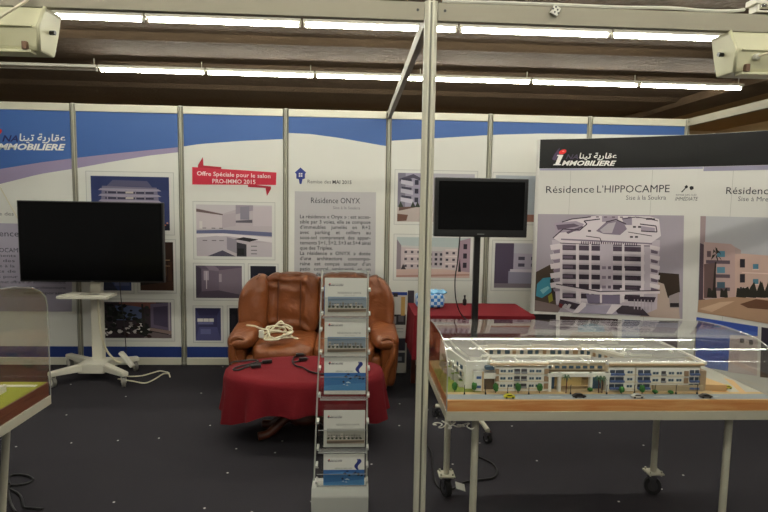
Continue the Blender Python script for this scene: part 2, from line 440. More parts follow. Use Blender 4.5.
def photo(cv, quad, draw, parent, mat_=5, label=None, name='photo_print'):
    """a framed photographic print: quad of photo pixels (left, top, right, bottom on the panel), draw in unit square"""
    xl, yt, xr, yb = quad
    cx, cyy = (xl+xr)/2, (yt+yb)/2
    u0 = wpix(xl, cyy)[0]; u1 = wpix(xr, cyy)[0]; v1 = wpix(cx, yt)[1]; v0 = wpix(cx, yb)[1]
    c = cv(.003)
    m_ = mat_*.0092
    c.rect(u0-m_, v0-m_, u1+m_, v1+m_, (184, 184, 180)); c.rect(u0-m_+.006, v0-m_+.006, u1+m_-.006, v1+m_-.006, (218, 218, 212))
    class D:
        def poly(s, pts, col): c.poly([(u0+a*(u1-u0), v0+b*(v1-v0)) for a, b in pts], ink(col))
        def rect(s, a0, b0, a1, b1, col): s.poly([(a0, b0), (a1, b0), (a1, b1), (a0, b1)], col)
        def disc(s, a, b, r, col, ry=None): c.disc(u0+a*(u1-u0), v0+b*(v1-v0), r*(u1-u0), ink(col), (ry or r)*(v1-v0))
    draw(D())
    o = c.build(name, parent)
    if label: o['label'] = label
    return o

# --- the pictures
def windows(d, x0, y0, x1, y1, nx, ny, col, fw=.5, fh=.55):
    for i in range(nx):
        for j in range(ny):
            a = x0+(x1-x0)*(i+.5-fw/2)/nx; b = y0+(y1-y0)*(j+.5-fh/2)/ny
            d.rect(a, b, a+(x1-x0)*fw/nx, b+(y1-y0)*fh/ny, col)
def night(d):
    d.rect(0, 0, 1, 1, (58, 70, 122)); d.rect(0, .75, 1, 1, (52, 66, 118)); d.rect(0, 0, 1, .12, (32, 36, 60))
    d.poly([(.1, 0), (.14, .82), (.84, .8), (.92, 0)], (130, 124, 148))
    d.poly([(.2, .82), (.28, .93), (.72, .92), (.78, .81)], (104, 102, 132))
    for k in range(7):
        y = .74-k*.105
        d.poly([(.09, y), (.12, y+.035), (.86, y+.03), (.9, y-.005), (.5, y-.03)], (168, 160, 178))
        d.rect(.18, y-.06, .8, y-.022, (58, 56, 84))
        for q in range(5): d.rect(.2+q*.12, y-.06, .215+q*.12, y, (150, 142, 160))
        d.rect(.44, y-.055, .54, y-.02, (196, 186, 178))
    d.disc(.97, .14, .012, (240, 170, 120)); d.disc(.94, .1, .012, (220, 120, 80))
def brownroom(d):
    d.rect(0, 0, 1, 1, (46, 30, 26)); d.rect(.55, 0, 1, 1, (62, 40, 32)); d.poly([(0, 0), (1, 0), (1, .2), (0, .1)], (80, 52, 38))
    d.rect(.6, .3, .8, .55, (96, 66, 44)); d.rect(.84, .2, .95, .6, (84, 56, 40)); d.rect(.62, .62, .9, .64, (170, 140, 110)); d.rect(.7, .5, .9, .52, (150, 120, 96))
def bluestrip(d):
    d.rect(0, 0, 1, 1, (70, 84, 132)); d.poly([(0, 0), (.6, 0), (.3, .3), (0, .25)], (52, 60, 84)); d.rect(.5, .1, .95, .35, (104, 112, 150))
def garden(d):
    random.seed(3); d.rect(0, 0, 1, 1, (66, 54, 62)); d.rect(.25, .5, .6, .9, (92, 104, 140)); d.poly([(.3, .95), (.8, .8), (.8, 1), (.3, 1)], (130, 84, 76))
    d.poly([(.72, .3), (.72, .95), (1, 1), (1, .2)], (112, 100, 124)); d.poly([(.76, .38), (.76, .86), (.95, .9), (.95, .3)], (82, 72, 98)); d.rect(.96, .1, .985, 1, (170, 160, 170))
    d.poly([(.62, .32), (1, .2), (1, .1), (.62, .25)], (150, 128, 122)); d.poly([(.66, .2), (1, .08), (1, 0), (.62, 0)], (122, 108, 110))
    for k in range(90):
        x, y = random.random()*.7, random.random()*.95
        if y > .45: col = random.choice([(30, 34, 32), (44, 50, 44), (24, 24, 28), (60, 66, 62)])
        else: col = random.choice([(196, 190, 186), (226, 220, 214), (34, 30, 32), (60, 36, 36), (150, 142, 140), (40, 44, 38)])
        r = .02+random.random()*.035
        d.poly([(x+r*math.cos(a)*random.uniform(.6, 1.2), y+1.5*r*math.sin(a)*random.uniform(.5, 1.1)) for a in [q*PI/3 for q in range(6)]], col)
    for k in range(40):
        x, y = random.gauss(.2, .12), random.gauss(.62, .16); r = .035
        if not (0.03 < x < .9 and .1 < y < .92): continue
        d.poly([(x+r*math.cos(a)*random.uniform(.4, 1.2), y+1.4*r*math.sin(a)*random.uniform(.4, 1.2)) for a in [q*PI/4 for q in range(8)]], random.choice([(26, 30, 28), (38, 46, 40)]))
    for k in range(22):
        x, y = random.gauss(.63, .05), random.gauss(.22, .09); r = .03
        d.poly([(x+r*math.cos(a), max(.01, y+1.4*r*math.sin(a)*random.uniform(.4, 1.2))) for a in [q*PI/4 for q in range(8)]], (28, 34, 28))
    d.poly([(.62, .3), (.6, .95), (.625, .95), (.65, .3)], (56, 52, 48))
def kitchen(d):
    d.rect(0, 0, 1, 1, (196, 186, 192)); d.poly([(0, .93), (.35, .83), (.6, .95), (1, .98), (1, 1), (0, 1)], (206, 200, 204))
    d.poly([(0, .92), (.35, .82), (.35, .79), (0, .86)], (120, 100, 100)); d.poly([(0, .52), (0, .86), (.34, .8), (.34, .55)], (208, 198, 202))
    d.poly([(.34, .55), (.34, .8), (.52, .85), (.52, .6)], (190, 178, 186)); d.poly([(.75, .6), (.75, .96), (1, .98), (1, .6)], (204, 194, 200))
    d.poly([(.52, .82), (.75, .9), (.75, 1), (.52, 1)], (168, 158, 170)); d.poly([(.52, .66), (.52, .7), (.74, .72), (.74, .66)], (110, 104, 116)); d.poly([(.58, .72), (.58, .96), (.7, .98), (.7, .72)], (150, 146, 160))
    d.poly([(0, .44), (0, .5), (.35, .52), (1, .48), (1, .4), (.35, .45)], (112, 116, 152)); d.poly([(0, .36), (0, .43), (.35, .45), (1, .38), (1, .28), (.4, .4)], (226, 220, 222))
    d.poly([(.5, .34), (.62, .38), (.82, .34), (.7, .29)], (44, 40, 46)); d.poly([(0, .02), (0, .36), (.26, .4), (.4, .38), (.4, .14), (.2, .02)], (192, 184, 192))
    d.poly([(.4, .14), (.4, .38), (.53, .33), (.53, .06)], (160, 152, 164)); d.poly([(.53, 0), (.53, .28), (.66, .24), (.66, 0)], (70, 66, 76)); d.rect(.54, .03, .63, .16, (40, 38, 44))
    d.poly([(.67, 0), (.67, .26), (1, .28), (1, 0)], (200, 192, 198))
    for y in (.2, .12, .05): d.rect(.72, y, .8, y+.014, (90, 84, 94))
    d.poly([(.14, 0), (.34, .12), (.52, 0)], (88, 84, 104))
    for k, x in enumerate((.08, .2, .3)): d.rect(x, .54, x+.05, .555, (120, 110, 118)); d.rect(x, .3, x+.06, .315, (120, 112, 120))
    d.rect(.04, .54, .08, .68, (220, 214, 212))
def room1(d):
    d.rect(0, 0, 1, 1, (110, 98, 116)); d.poly([(0, 0), (0, 1), (.12, .9), (.12, .2)], (84, 74, 92)); d.poly([(.12, .2), (.12, .9), (.5, .86), (.5, .24)], (124, 110, 126))
    d.poly([(.5, .24), (.5, .86), (1, .95), (1, .1)], (134, 120, 134)); d.poly([(0, 0), (.12, .2), (.5, .24), (1, .1), (1, 0)], (96, 84, 100))
    d.rect(.17, .55, .28, .84, (176, 164, 176)); d.rect(.22, .28, .24, .82, (200, 190, 196)); d.rect(.5, .5, .56, .75, (170, 158, 166)); d.poly([(.3, .86), (.5, .83), (.5, .9), (.4, 1), (.2, 1)], (142, 128, 144))
def dark1(d):
    d.rect(0, 0, 1, 1, (40, 38, 56)); d.poly([(.1, .2), (.1, .7), (.5, .6), (.5, .3)], (90, 94, 130)); d.rect(.6, .1, .9, .8, (26, 26, 38))
def blueroom(d):
    d.rect(0, 0, 1, 1, (76, 76, 122)); d.poly([(0, 0), (1, 0), (.85, .42), (.15, .42)], (92, 94, 144)); d.rect(.15, .42, .85, .78, (70, 68, 110)); d.poly([(0, 1), (1, 1), (.85, .78), (.15, .78)], (62, 60, 100))
    d.rect(.08, .58, .72, .68, (222, 220, 214)); d.rect(.3, .58, .32, .68, (150, 148, 160)); d.rect(.52, .58, .54, .68, (150, 148, 160)); d.rect(.1, .5, .7, .58, (120, 122, 164)); d.rect(.2, .2, .6, .36, (116, 118, 168))
def dark2(d):
    d.rect(0, 0, 1, 1, (30, 28, 40)); d.rect(.55, .35, .95, .7, (84, 90, 130)); d.poly([(0, 0), (1, 0), (.7, .25), (.2, .25)], (52, 48, 62)); d.rect(.1, .3, .3, .8, (46, 42, 54))
def bld1(d):
    d.rect(0, 0, 1, 1, (186, 182, 192)); d.poly([(.1, .25), (.1, 1), (.3, 1), (.3, .3)], (174, 168, 188)); d.poly([(0, .3), (0, 1), (.1, 1), (.1, .26)], (140, 136, 152))
    d.poly([(.02, .88), (.2, .98), (.3, .9), (.3, .84), (.2, .9), (.02, .82)], (98, 92, 112))
    for y in (.42, .6, .78):
        d.poly([(.04, y), (.2, y-.05), (.2, y+.04), (.04, y+.08)], (206, 202, 214)); d.rect(.22, y-.02, .27, y+.08, (66, 64, 84)); d.poly([(.05, y+.08), (.18, y+.05), (.18, y+.1), (.05, y+.12)], (80, 76, 96))
    d.poly([(.3, .3), (.3, .97), (.62, .92), (.62, .32)], (196, 190, 200)); windows(d, .31, .36, .62, .9, 4, 3, (92, 88, 106))
    d.poly([(.62, .34), (.62, .86), (1, .97), (1, .3)], (182, 176, 190)); windows(d, .64, .36, 1, .92, 5, 3, (70, 66, 84))
    d.poly([(0, 0), (0, .3), (.3, .32), (1, .3), (1, 0)], (196, 184, 178)); d.poly([(0, 0), (0, .16), (.14, .14), (.12, .02)], (128, 92, 78)); d.poly([(.3, .32), (.02, .22), (.02, .3)], (120, 92, 84))
    for x in (.04, .2, .26): d.poly([(x-.03, .3), (x, .42), (x+.04, .3)], (66, 76, 62))
def bld2(d):
    d.rect(0, 0, 1, 1, (206, 204, 202)); d.poly([(0, 1), (0, .8), (1, .75), (1, 1)], (188, 200, 200))
    d.poly([(.35, .25), (.35, .66), (.65, .66), (.65, .25)], (190, 180, 186)); windows(d, .36, .28, .64, .64, 4, 3, (72, 66, 80))
    d.poly([(.06, .16), (.06, .76), (.3, .72), (.36, .66), (.36, .2)], (204, 190, 192)); d.poly([(0, .2), (0, .95), (.06, .8), (.06, .2)], (150, 138, 146))
    d.poly([(.62, .2), (.62, .68), (.84, .74), (.84, .16)], (208, 194, 196)); d.poly([(.84, .12), (.84, .92), (1, 1), (1, .08)], (176, 150, 164))
    windows(d, .08, .2, .34, .72, 3, 3, (92, 84, 96), .4, .35); windows(d, .64, .2, .82, .7, 2, 3, (92, 84, 96), .4, .35); windows(d, .88, .2, .98, .9, 1, 3, (60, 50, 66))
    for y in (.34, .52, .68): d.rect(.12, y, .3, y+.03, (226, 214, 212)); d.rect(.66, y, .82, y+.03, (226, 214, 212))
    d.poly([(0, 0), (0, .2), (.36, .22), (.62, .22), (1, .14), (1, 0)], (214, 186, 176)); d.poly([(0, .05), (1, .1), (1, .06), (0, 0)], (190, 150, 140))
    d.poly([(.06, .2), (.09, .34), (.13, .2)], (66, 56, 62)); d.poly([(.84, .15), (.86, .5), (.88, .15)], (44, 40, 46))
def bld3(d):
    d.rect(0, 0, 1, 1, (176, 184, 192)); d.poly([(.6, .1), (.6, .9), (1, .86), (1, .1)], (196, 176, 180)); windows(d, .62, .2, 1, .84, 3, 3, (84, 74, 84)); d.rect(0, 0, 1, .16, (170, 120, 104))
def bld4(d):
    d.rect(0, 0, 1, 1, (192, 192, 202)); d.rect(0, 0, .24, 1, (96, 84, 108)); d.poly([(.24, .2), (.24, .78), (.7, .76), (.7, .82), (.86, .86), (.86, .72), (1, .76), (1, .1)], (184, 176, 194))
    windows(d, .26, .44, .92, .74, 4, 2, (88, 82, 104), .5, .5); d.poly([(.18, .1), (.18, .38), (1, .34), (1, .1)], (156, 154, 176)); d.poly([(.2, .36), (1, .34), (1, .42), (.2, .42)], (206, 200, 210))
    for x in (.55, .75, .9): d.rect(x, .12, x+.015, .34, (104, 100, 120))
    d.rect(0, 0, 1, .1, (140, 130, 140))

# the company name in Arabic, as joined letter forms in visual order
ARABIC = '\ufecb\ufed8\ufe8e\ufead\ufef3\ufe94 \ufe97\ufef4\ufee8\ufe8e'[::-1]
# --- logo drawn on a canvas between two base-line points
def logo(c, p0, p1, full=True, dark=(44, 42, 78), white=(236, 234, 228)):
    a = Vector(p0); d = Vector(p1)-a; W = d.length; ux = d/W; uy = Vector((-ux.y, ux.x))
    def q(x, y): return tuple(a+ux*(x*W)+uy*(y*W))
    if full:
        c.poly([q(-.02, .1), q(.0, .16), q(.06, .26), q(.1, .3), q(.08, .22), q(.12, .22), q(.115, .18), q(.07, .17), q(.05, .1), q(.02, .08)], (70, 58, 86))
        c.poly([q(.0, 0), q(.015, .02), q(.035, .02), q(.08, .155), q(.055, .155), q(.06, .175), q(.16, .175), q(.1, .02), q(.13, .02), q(.125, 0)], white)
    c.poly([q(.145+.06*math.cos(t), .225+.04*math.sin(t)+.015*math.cos(t)) for t in [2*PI*k/16 for k in range(16)]], (216, 40, 34))
    c.poly([q(.155+.02*math.cos(t), .235+.012*math.sin(t)) for t in [2*PI*k/10 for k in range(10)]], (240, 120, 110))
    c.text('NA', q(.2, .105), q(.4, .105), dark, .08*W, shear=.3, bold=.02)
    c.text(ARABIC, q(.42, .115), q(1.0, .115), white, .09*W, shear=.15, bold=.018)
    c.text('MMOBILIERE', q(.14, 0), q(1.0, 0), white, .078*W, shear=.3, bold=.035)

# --- panel with the logo
t, cv, x0, x1 = panel(0, 'printed panel at the left edge carrying the company logo and a lilac text block')
c = base_art(cv, x0, x1, BL, VL); c.build('wave_print', t)
c = cv(.003); logo(c, c.pix(-13, 149.5), c.pix(66, 150.2), True, (34, 38, 92)); c.build('logo', t)
c = cv(.003)
ql = [c.pix(-60, 222), c.pix(72, 225), c.pix(72, 311.5), c.pix(-60, 311)]; c.poly([(max(x0+.02, p_[0]), p_[1]) for p_ in ql], (178, 172, 188))
c.Pt('Remise des', (-18, 215), (14, 215.6), (120, 116, 116), 3.6); c.Pt('Résidence', (-24, 236), (19, 236.5), INK, 6)
c.Pt('L’HIPPOCAMPE', (-18, 252), (25, 252.4), INK, 4.4)
for txt, xa, xb, y_ in [('événements', -22, 16, 256.6), ('avec des', -16, 15, 261.7), ('vue à la', -8, 15, 267), ('accents de', -22, 16, 272.2), ('avec pour', -12, 18, 277.6),
                        ('met offrant un environnement', 1, 66, 283.2), ('unique et neuf. L’architecture', -10, 66, 288.6), ('contemporaine', 24, 66, 294)]:
    c.Pt(txt, (xa, y_), (xb, y_+.4), INK, 2.9)
o = c.build('text_block', t); o['label'] = 'lilac block of French text'

t, cv, x0, x1 = panel(1, 'printed panel behind the big television with a night view of an apartment block')
base_art(cv, x0, x1, BL, VL).build('wave_print', t)
photo(cv, (91.5, 176.5, 169.5, 230), night, t, 5, 'print of a lit apartment block at night')
photo(cv, (140, 242, 173.5, 290.5), brownroom, t, 3, 'print of a dark brown interior')
photo(cv, (97, 242, 131, 290.5), bluestrip, t, 3)
photo(cv, (97, 302, 171.5, 338), garden, t, 3.5, 'print of a rocky garden')

t, cv, x0, x1 = panel(2, 'printed panel with a red folded ribbon and kitchen picture, left of the sofa')
base_art(cv, x0, x1, BL).build('wave_print', t)
c = cv(.003)
RED = (196, 44, 66)
c.P([(197.5, 164), (203, 156), (204, 165), (222, 167.5), (222, 170), (197.5, 169)], (214, 216, 210))
c.P([(198, 165), (203, 157), (203.5, 165.5), (221.5, 167), (221, 171), (198, 169)], (170, 34, 54))
c.P([(248, 184), (271, 186.5), (271, 189), (267, 196), (265.5, 188), (248, 187)], (166, 32, 52))
c.P([(192.3, 167), (276.5, 172.5), (276, 185), (192.3, 184.5)], RED)
c.Pt('Offre Spéciale pour le salon', (197, 175.3), (270.5, 178.2), (240, 232, 230), 4.2, bold=.008); c.Pt('PRO-IMMO 2015', (212.5, 183), (255.5, 184), (240, 232, 230), 4.2, bold=.01)
o = c.build('ribbon', t); o['label'] = 'red folded ribbon with white lettering'
photo(cv, (196.5, 205, 272, 256.5), kitchen, t, 3.5, 'print of a white fitted kitchen')
photo(cv, (196, 265.7, 242, 298), room1, t, 2.8); photo(cv, (250.5, 266, 276, 298), dark1, t, 2.6)
photo(cv, (195.5, 308, 221, 340.5), blueroom, t, 2.6, 'print of an empty bluish room'); photo(cv, (229.5, 308, 250, 340.5), dark2, t, 2.6)

t, cv, x0, x1 = panel(3, 'printed panel with a blue house icon and a long paragraph, behind the sofa')
base_art(cv, x0, x1, BL2).build('wave_print', t)
c = cv(.003); NV = (54, 66, 140)
c.P([(294.8, 172.5), (300.5, 167.5), (306.2, 172.5), (305, 174), (305, 178.5), (302.5, 179.3), (301.5, 184), (299.7, 184), (298.8, 179.3), (296.3, 178.5), (296.3, 174)], NV)
for a in (298.8, 300.9):
    for b_ in (173, 175.2): c.PR(a, b_, a+1.5, b_+1.6, (226, 226, 224))
o = c.build('house_icon', t); o['label'] = 'navy house-shaped key icon'
c = cv(.003); c.Pt('Remise des', (307.5, 183.2), (331, 183.6), (116, 114, 112), 3.6); c.Pt('MAI 2015', (332.5, 183.7), (351.5, 184.1), (52, 50, 54), 3.6, bold=.012); c.build('caption', t)
c = cv(.003); c.P([(294.8, 191.3), (376, 192.3), (375, 300), (294, 300)], (186, 184, 186))
c.Pt('Résidence ONYX', (311, 203), (360, 203.5), INK, 5.6); c.Pt('Sise à la Soukra', (333, 209), (360, 209.4), (110, 106, 112), 2.8)
LINES = ['La résidence « Onyx » : est acces-', 'sible par 3 voies, elle se compose', 'd’immeubles jumelés en R+2', 'avec parking et celliers au', 'sous-sol comprenant des appar-', 'tements S+1, S+2, S+3 et S+4 ainsi',
         'que des Triplex.', 'La résidence « ONYX » dotée', 'd’une architecture contempo-', 'raine est conçue autour d’un', 'patio central agrémenté en un', 'espace de détente et de verdure']
for k, ln in enumerate(LINES):
    y_ = 218.2+k*5.22
    h_ = wpix(300, y_-3.6)[1]-wpix(300, y_)[1]
    c.line(ln.split(' '), wpix(300, y_), wpix(370.5, y_+.5), INK, h_, justify=(k != 6))
o = c.build('text_block', t); o['label'] = 'grey block of French text'

t, cv, x0, x1 = panel(4, 'printed panel with two pictures of white apartment buildings, between front post and small television')
base_art(cv, x0, x1, BL3).build('wave_print', t)
photo(cv, (397.5, 173.5, 474, 222), bld1, t, 3.5, 'print of a white apartment block and drive'); photo(cv, (396.5, 237.5, 470, 277.5), bld2, t, 3.5, 'print of a courtyard between white blocks')
t, cv, x0, x1 = panel(5, 'printed panel half hidden by the left end of the curved banner wall')
base_art(cv, x0, x1, BL3).build('wave_print', t)
photo(cv, (495, 176, 572, 222), bld3, t, 3.5); photo(cv, (494.5, 243.5, 572, 288), bld4, t, 3.5, 'print of a pale apartment block')
t, cv, x0, x1 = panel(6, 'rightmost printed wall panel, mostly hidden behind the curved banner wall')
base_art(cv, x0, x1, BL3).build('wave_print', t)

# front post, beams and rails
t = thing('aluminium_post', 'tall aluminium post in the front, running the full height of the photo', 'post', (2.972, -2.955, 0))
b = BM(); pr = []
for (a, d_) in [(-.028, 0), (-.028, -.012), (-.013, -.026), (-.006, -.026), (-.004, -.018), (.004, -.018), (.006, -.026), (.013, -.026), (.028, -.012), (.028, .012), (.013, .026), (-.013, .026), (-.028, .012)]: pr.append((a, d_))
prism(b, pr, .01, 2.505, 'z'); obj('shaft', b, alu, t)
b = BM(); box(b, -.004, -.0185, .03, .004, -.0175, 2.5); box(b, -.0285, -.003, .03, -.0279, .003, 2.5); obj('groove', b, alu_dark, t)
b = BM(); lathe(b, [(.045, 0), (.045, .008), (.03, .012)], 20); obj('foot', b, alu_dark, t)
beam_mat = mat('dull_beam_metal', (142, 136, 120), .6, .2, var=.06, scale=5)
def beam(name, label, x0, y0, x1, y1, z0=2.43, z1=2.5, th=.034):
    L_ = Vector((x1-x0, y1-y0, 0)); t = thing(name, label, 'beam', ((x0+x1)/2, (y0+y1)/2, z0), math.atan2(L_.y, L_.x)); h = L_.length/2
    b = BM(); box(b, -h, -th/2, 0, h, th/2, z1-z0, .003); obj('rail', b, beam_mat, t)
    for s_ in (-1, 1):
        b = BM(); cyl(b, (s_*(h-.03), -th/2-.003, (z1-z0)*.55), (s_*(h-.03), th/2+.003, (z1-z0)*.55), .006, 10); obj('lock_screw', b, black_pl, t)
    return t
beam('aluminium_beam', 'long aluminium beam across the top of the photo, left of the front post', -2.0, -2.955, 2.942, -2.955, 2.421)
beam('aluminium_beam', 'long aluminium beam across the top of the photo, right of the front post', 3.002, -2.955, 7.9, -2.955, 2.421)
beam('aluminium_beam', 'aluminium rail running from the front post back to the printed wall', 2.97, -2.925, 2.97, -.03)
beam('aluminium_beam', 'aluminium rail running forward from the right end of the printed wall', 5.94, -.03, 5.94, -2.93)

# ------------------------------------------------------------------ curved banner wall (pop-up)
PC = [(4.345, -.30), (4.325, -.33), (4.318, -.36), (4.324, -.388), (4.338, -.40), (4.57, -.492), (4.80, -.602), (5.03, -.722), (5.25, -.855), (5.456, -1.0), (5.63, -1.155), (5.804, -1.325), (5.96, -1.50), (6.10, -1.69), (6.22, -1.89), (6.32, -2.1)]
PS = [0.]
for a, b_ in zip(PC, PC[1:]): PS.append(PS[-1]+math.dist(a, b_))
PH = 2.225
def pseg(s_):
    k = 0
    while k < len(PC)-2 and s_ > PS[k+1]: k += 1
    return k
def popsurf(o):
    def f(u, v, w_):
        k = pseg(u); a, b_ = Vector(PC[k]), Vector(PC[k+1]); d = (b_-a).normalized(); n = Vector((d.y, -d.x)); q = a+d*(u-PS[k])+n*(w_)
        return Vector((q.x-o[0], q.y-o[1], v))
    return f
def poppix(x, y):
    d = ray(x, y); best = None
    for k in range(2, len(PC)-1):
        a, b_ = Vector(PC[k]), Vector(PC[k+1]); e = b_-a
        den = d.x*e.y-d.y*e.x
        if abs(den) < 1e-9: continue
        r_ = a-Vector((CAM.x, CAM.y)); tt = (r_.x*e.y-r_.y*e.x)/den; ss = (r_.x*d.y-r_.y*d.x)/den
        if tt > 0 and (-.001 <= ss <= 1.001): best = (PS[k]+ss*e.length, CAM.z+d.z*tt); break
    return best or (PS[3]-.01, (CAM+d*((-.39-CAM.y)/d.y)).z)
PO = (5.2, -.8)
t = thing('banner_wall', 'large curved pop-up banner wall with a black header and building pictures', 'banner', (PO[0], PO[1], 0))
b = BM(); F0, F1, B0, B1 = [], [], [], []
for k, p_ in enumerate(PC):
    a = Vector(PC[max(0, k-1)]); c_ = Vector(PC[min(len(PC)-1, k+1)]); d = (c_-a).normalized(); n = Vector((d.y, -d.x)); p_ = Vector(p_)-Vector(PO)
    q = p_-n*.006
    F0.append(b.verts.new((p_.x, p_.y, .012))); F1.append(b.verts.new((p_.x, p_.y, PH))); B0.append(b.verts.new((q.x, q.y, .012))); B1.append(b.verts.new((q.x, q.y, PH)))
for k in range(len(PC)-1):
    b.faces.new((F0[k], F0[k+1], F1[k+1], F1[k])); b.faces.new((B0[k], B1[k], B1[k+1], B0[k+1])); b.faces.new((F1[k], F1[k+1], B1[k+1], B1[k])); b.faces.new((F0[k], B0[k], B0[k+1], F0[k+1]))
for k in (0, -1): b.faces.new((F0[k], F1[k], B1[k], B0[k]))
obj('skin', b, mat('banner_film', (214, 212, 206), .45), t)
b = BM()
for k in (4, 8, 11, 15):
    a, c_ = Vector(PC[k-1]), Vector(PC[k]); d = (c_-a).normalized(); n = Vector((d.y, -d.x)); q = c_-n*.03-Vector(PO)
    cyl(b, (q.x, q.y, .0), (q.x, q.y, PH-.02), .011, 8)
obj('frame_tube', b, alu, t)
def pcanvas(w0=.0006): return Canvas(popsurf(PO), poppix, w0)
KN = PS[1:-1]
SV = lambda x, y: poppix(x, y)[1]
c = pcanvas(); c.rect(PS[3]+.012, 1.962, PS[-1]-.01, PH-.002, (10, 8, 9)); c.build('header_print', t, knots=KN)['label'] = 'black header strip'
c = pcanvas(.0012)
sB = poppix(703.5, 170)[0]
c.rect(PS[3]+.02, 1.944, sB-.005, 1.9605, (160, 158, 184)); c.rect(sB, 1.925, PS[-1]-.01, 1.9605, (150, 146, 168)); c.build('header_ribbon', t, knots=KN)
c = pcanvas(.002); logo(c, poppix(553, 165.2), poppix(616, 165.6), True, (70, 60, 82)); c.build('logo', t, knots=KN)
c = pcanvas(.0012)
c.Pt('Résidence', (546, 193), (594, 192.6), INK, 7); c.Pt('L’HIPPOCAMPE', (597, 192.6), (669.5, 192.2), (48, 46, 54), 7.2)
c.Pt('Sise à la Soukra', (626, 199.8), (666, 199.6), (90, 88, 96), 4.4)
c.Pt('Résidence', (726, 194), (774, 194.3), INK, 7); c.Pt('Sise à Mrezga', (738, 201), (778, 201.5), (90, 88, 96), 4.6)
c.P([(681, 192), (685, 188), (684.6, 186.6), (686.4, 185), (688, 186), (687.5, 188), (685.7, 188.6), (682.2, 192.4)], (38, 36, 40)); c.P([(689.5, 187), (691, 186), (693.4, 186.4), (693.8, 188.6), (692, 190), (690, 189.6)], (38, 36, 40))
c.Pt('REMISE DES CLÉS', (676, 195.8), (696.5, 195.8), (110, 108, 112), 1.7); c.Pt('IMMÉDIATE', (675, 200.6), (698, 200.6), (80, 78, 84), 3.6, shear=.25)
c.build('caption', t, knots=KN)
c = pcanvas(.0004)
for x in (568, 649, 729):
    s_ = poppix(x, 230)[0]; c.rect(s_-.0015, .05, s_+.0015, 1.94, (176, 174, 168))
c.build('seam', t, knots=KN)
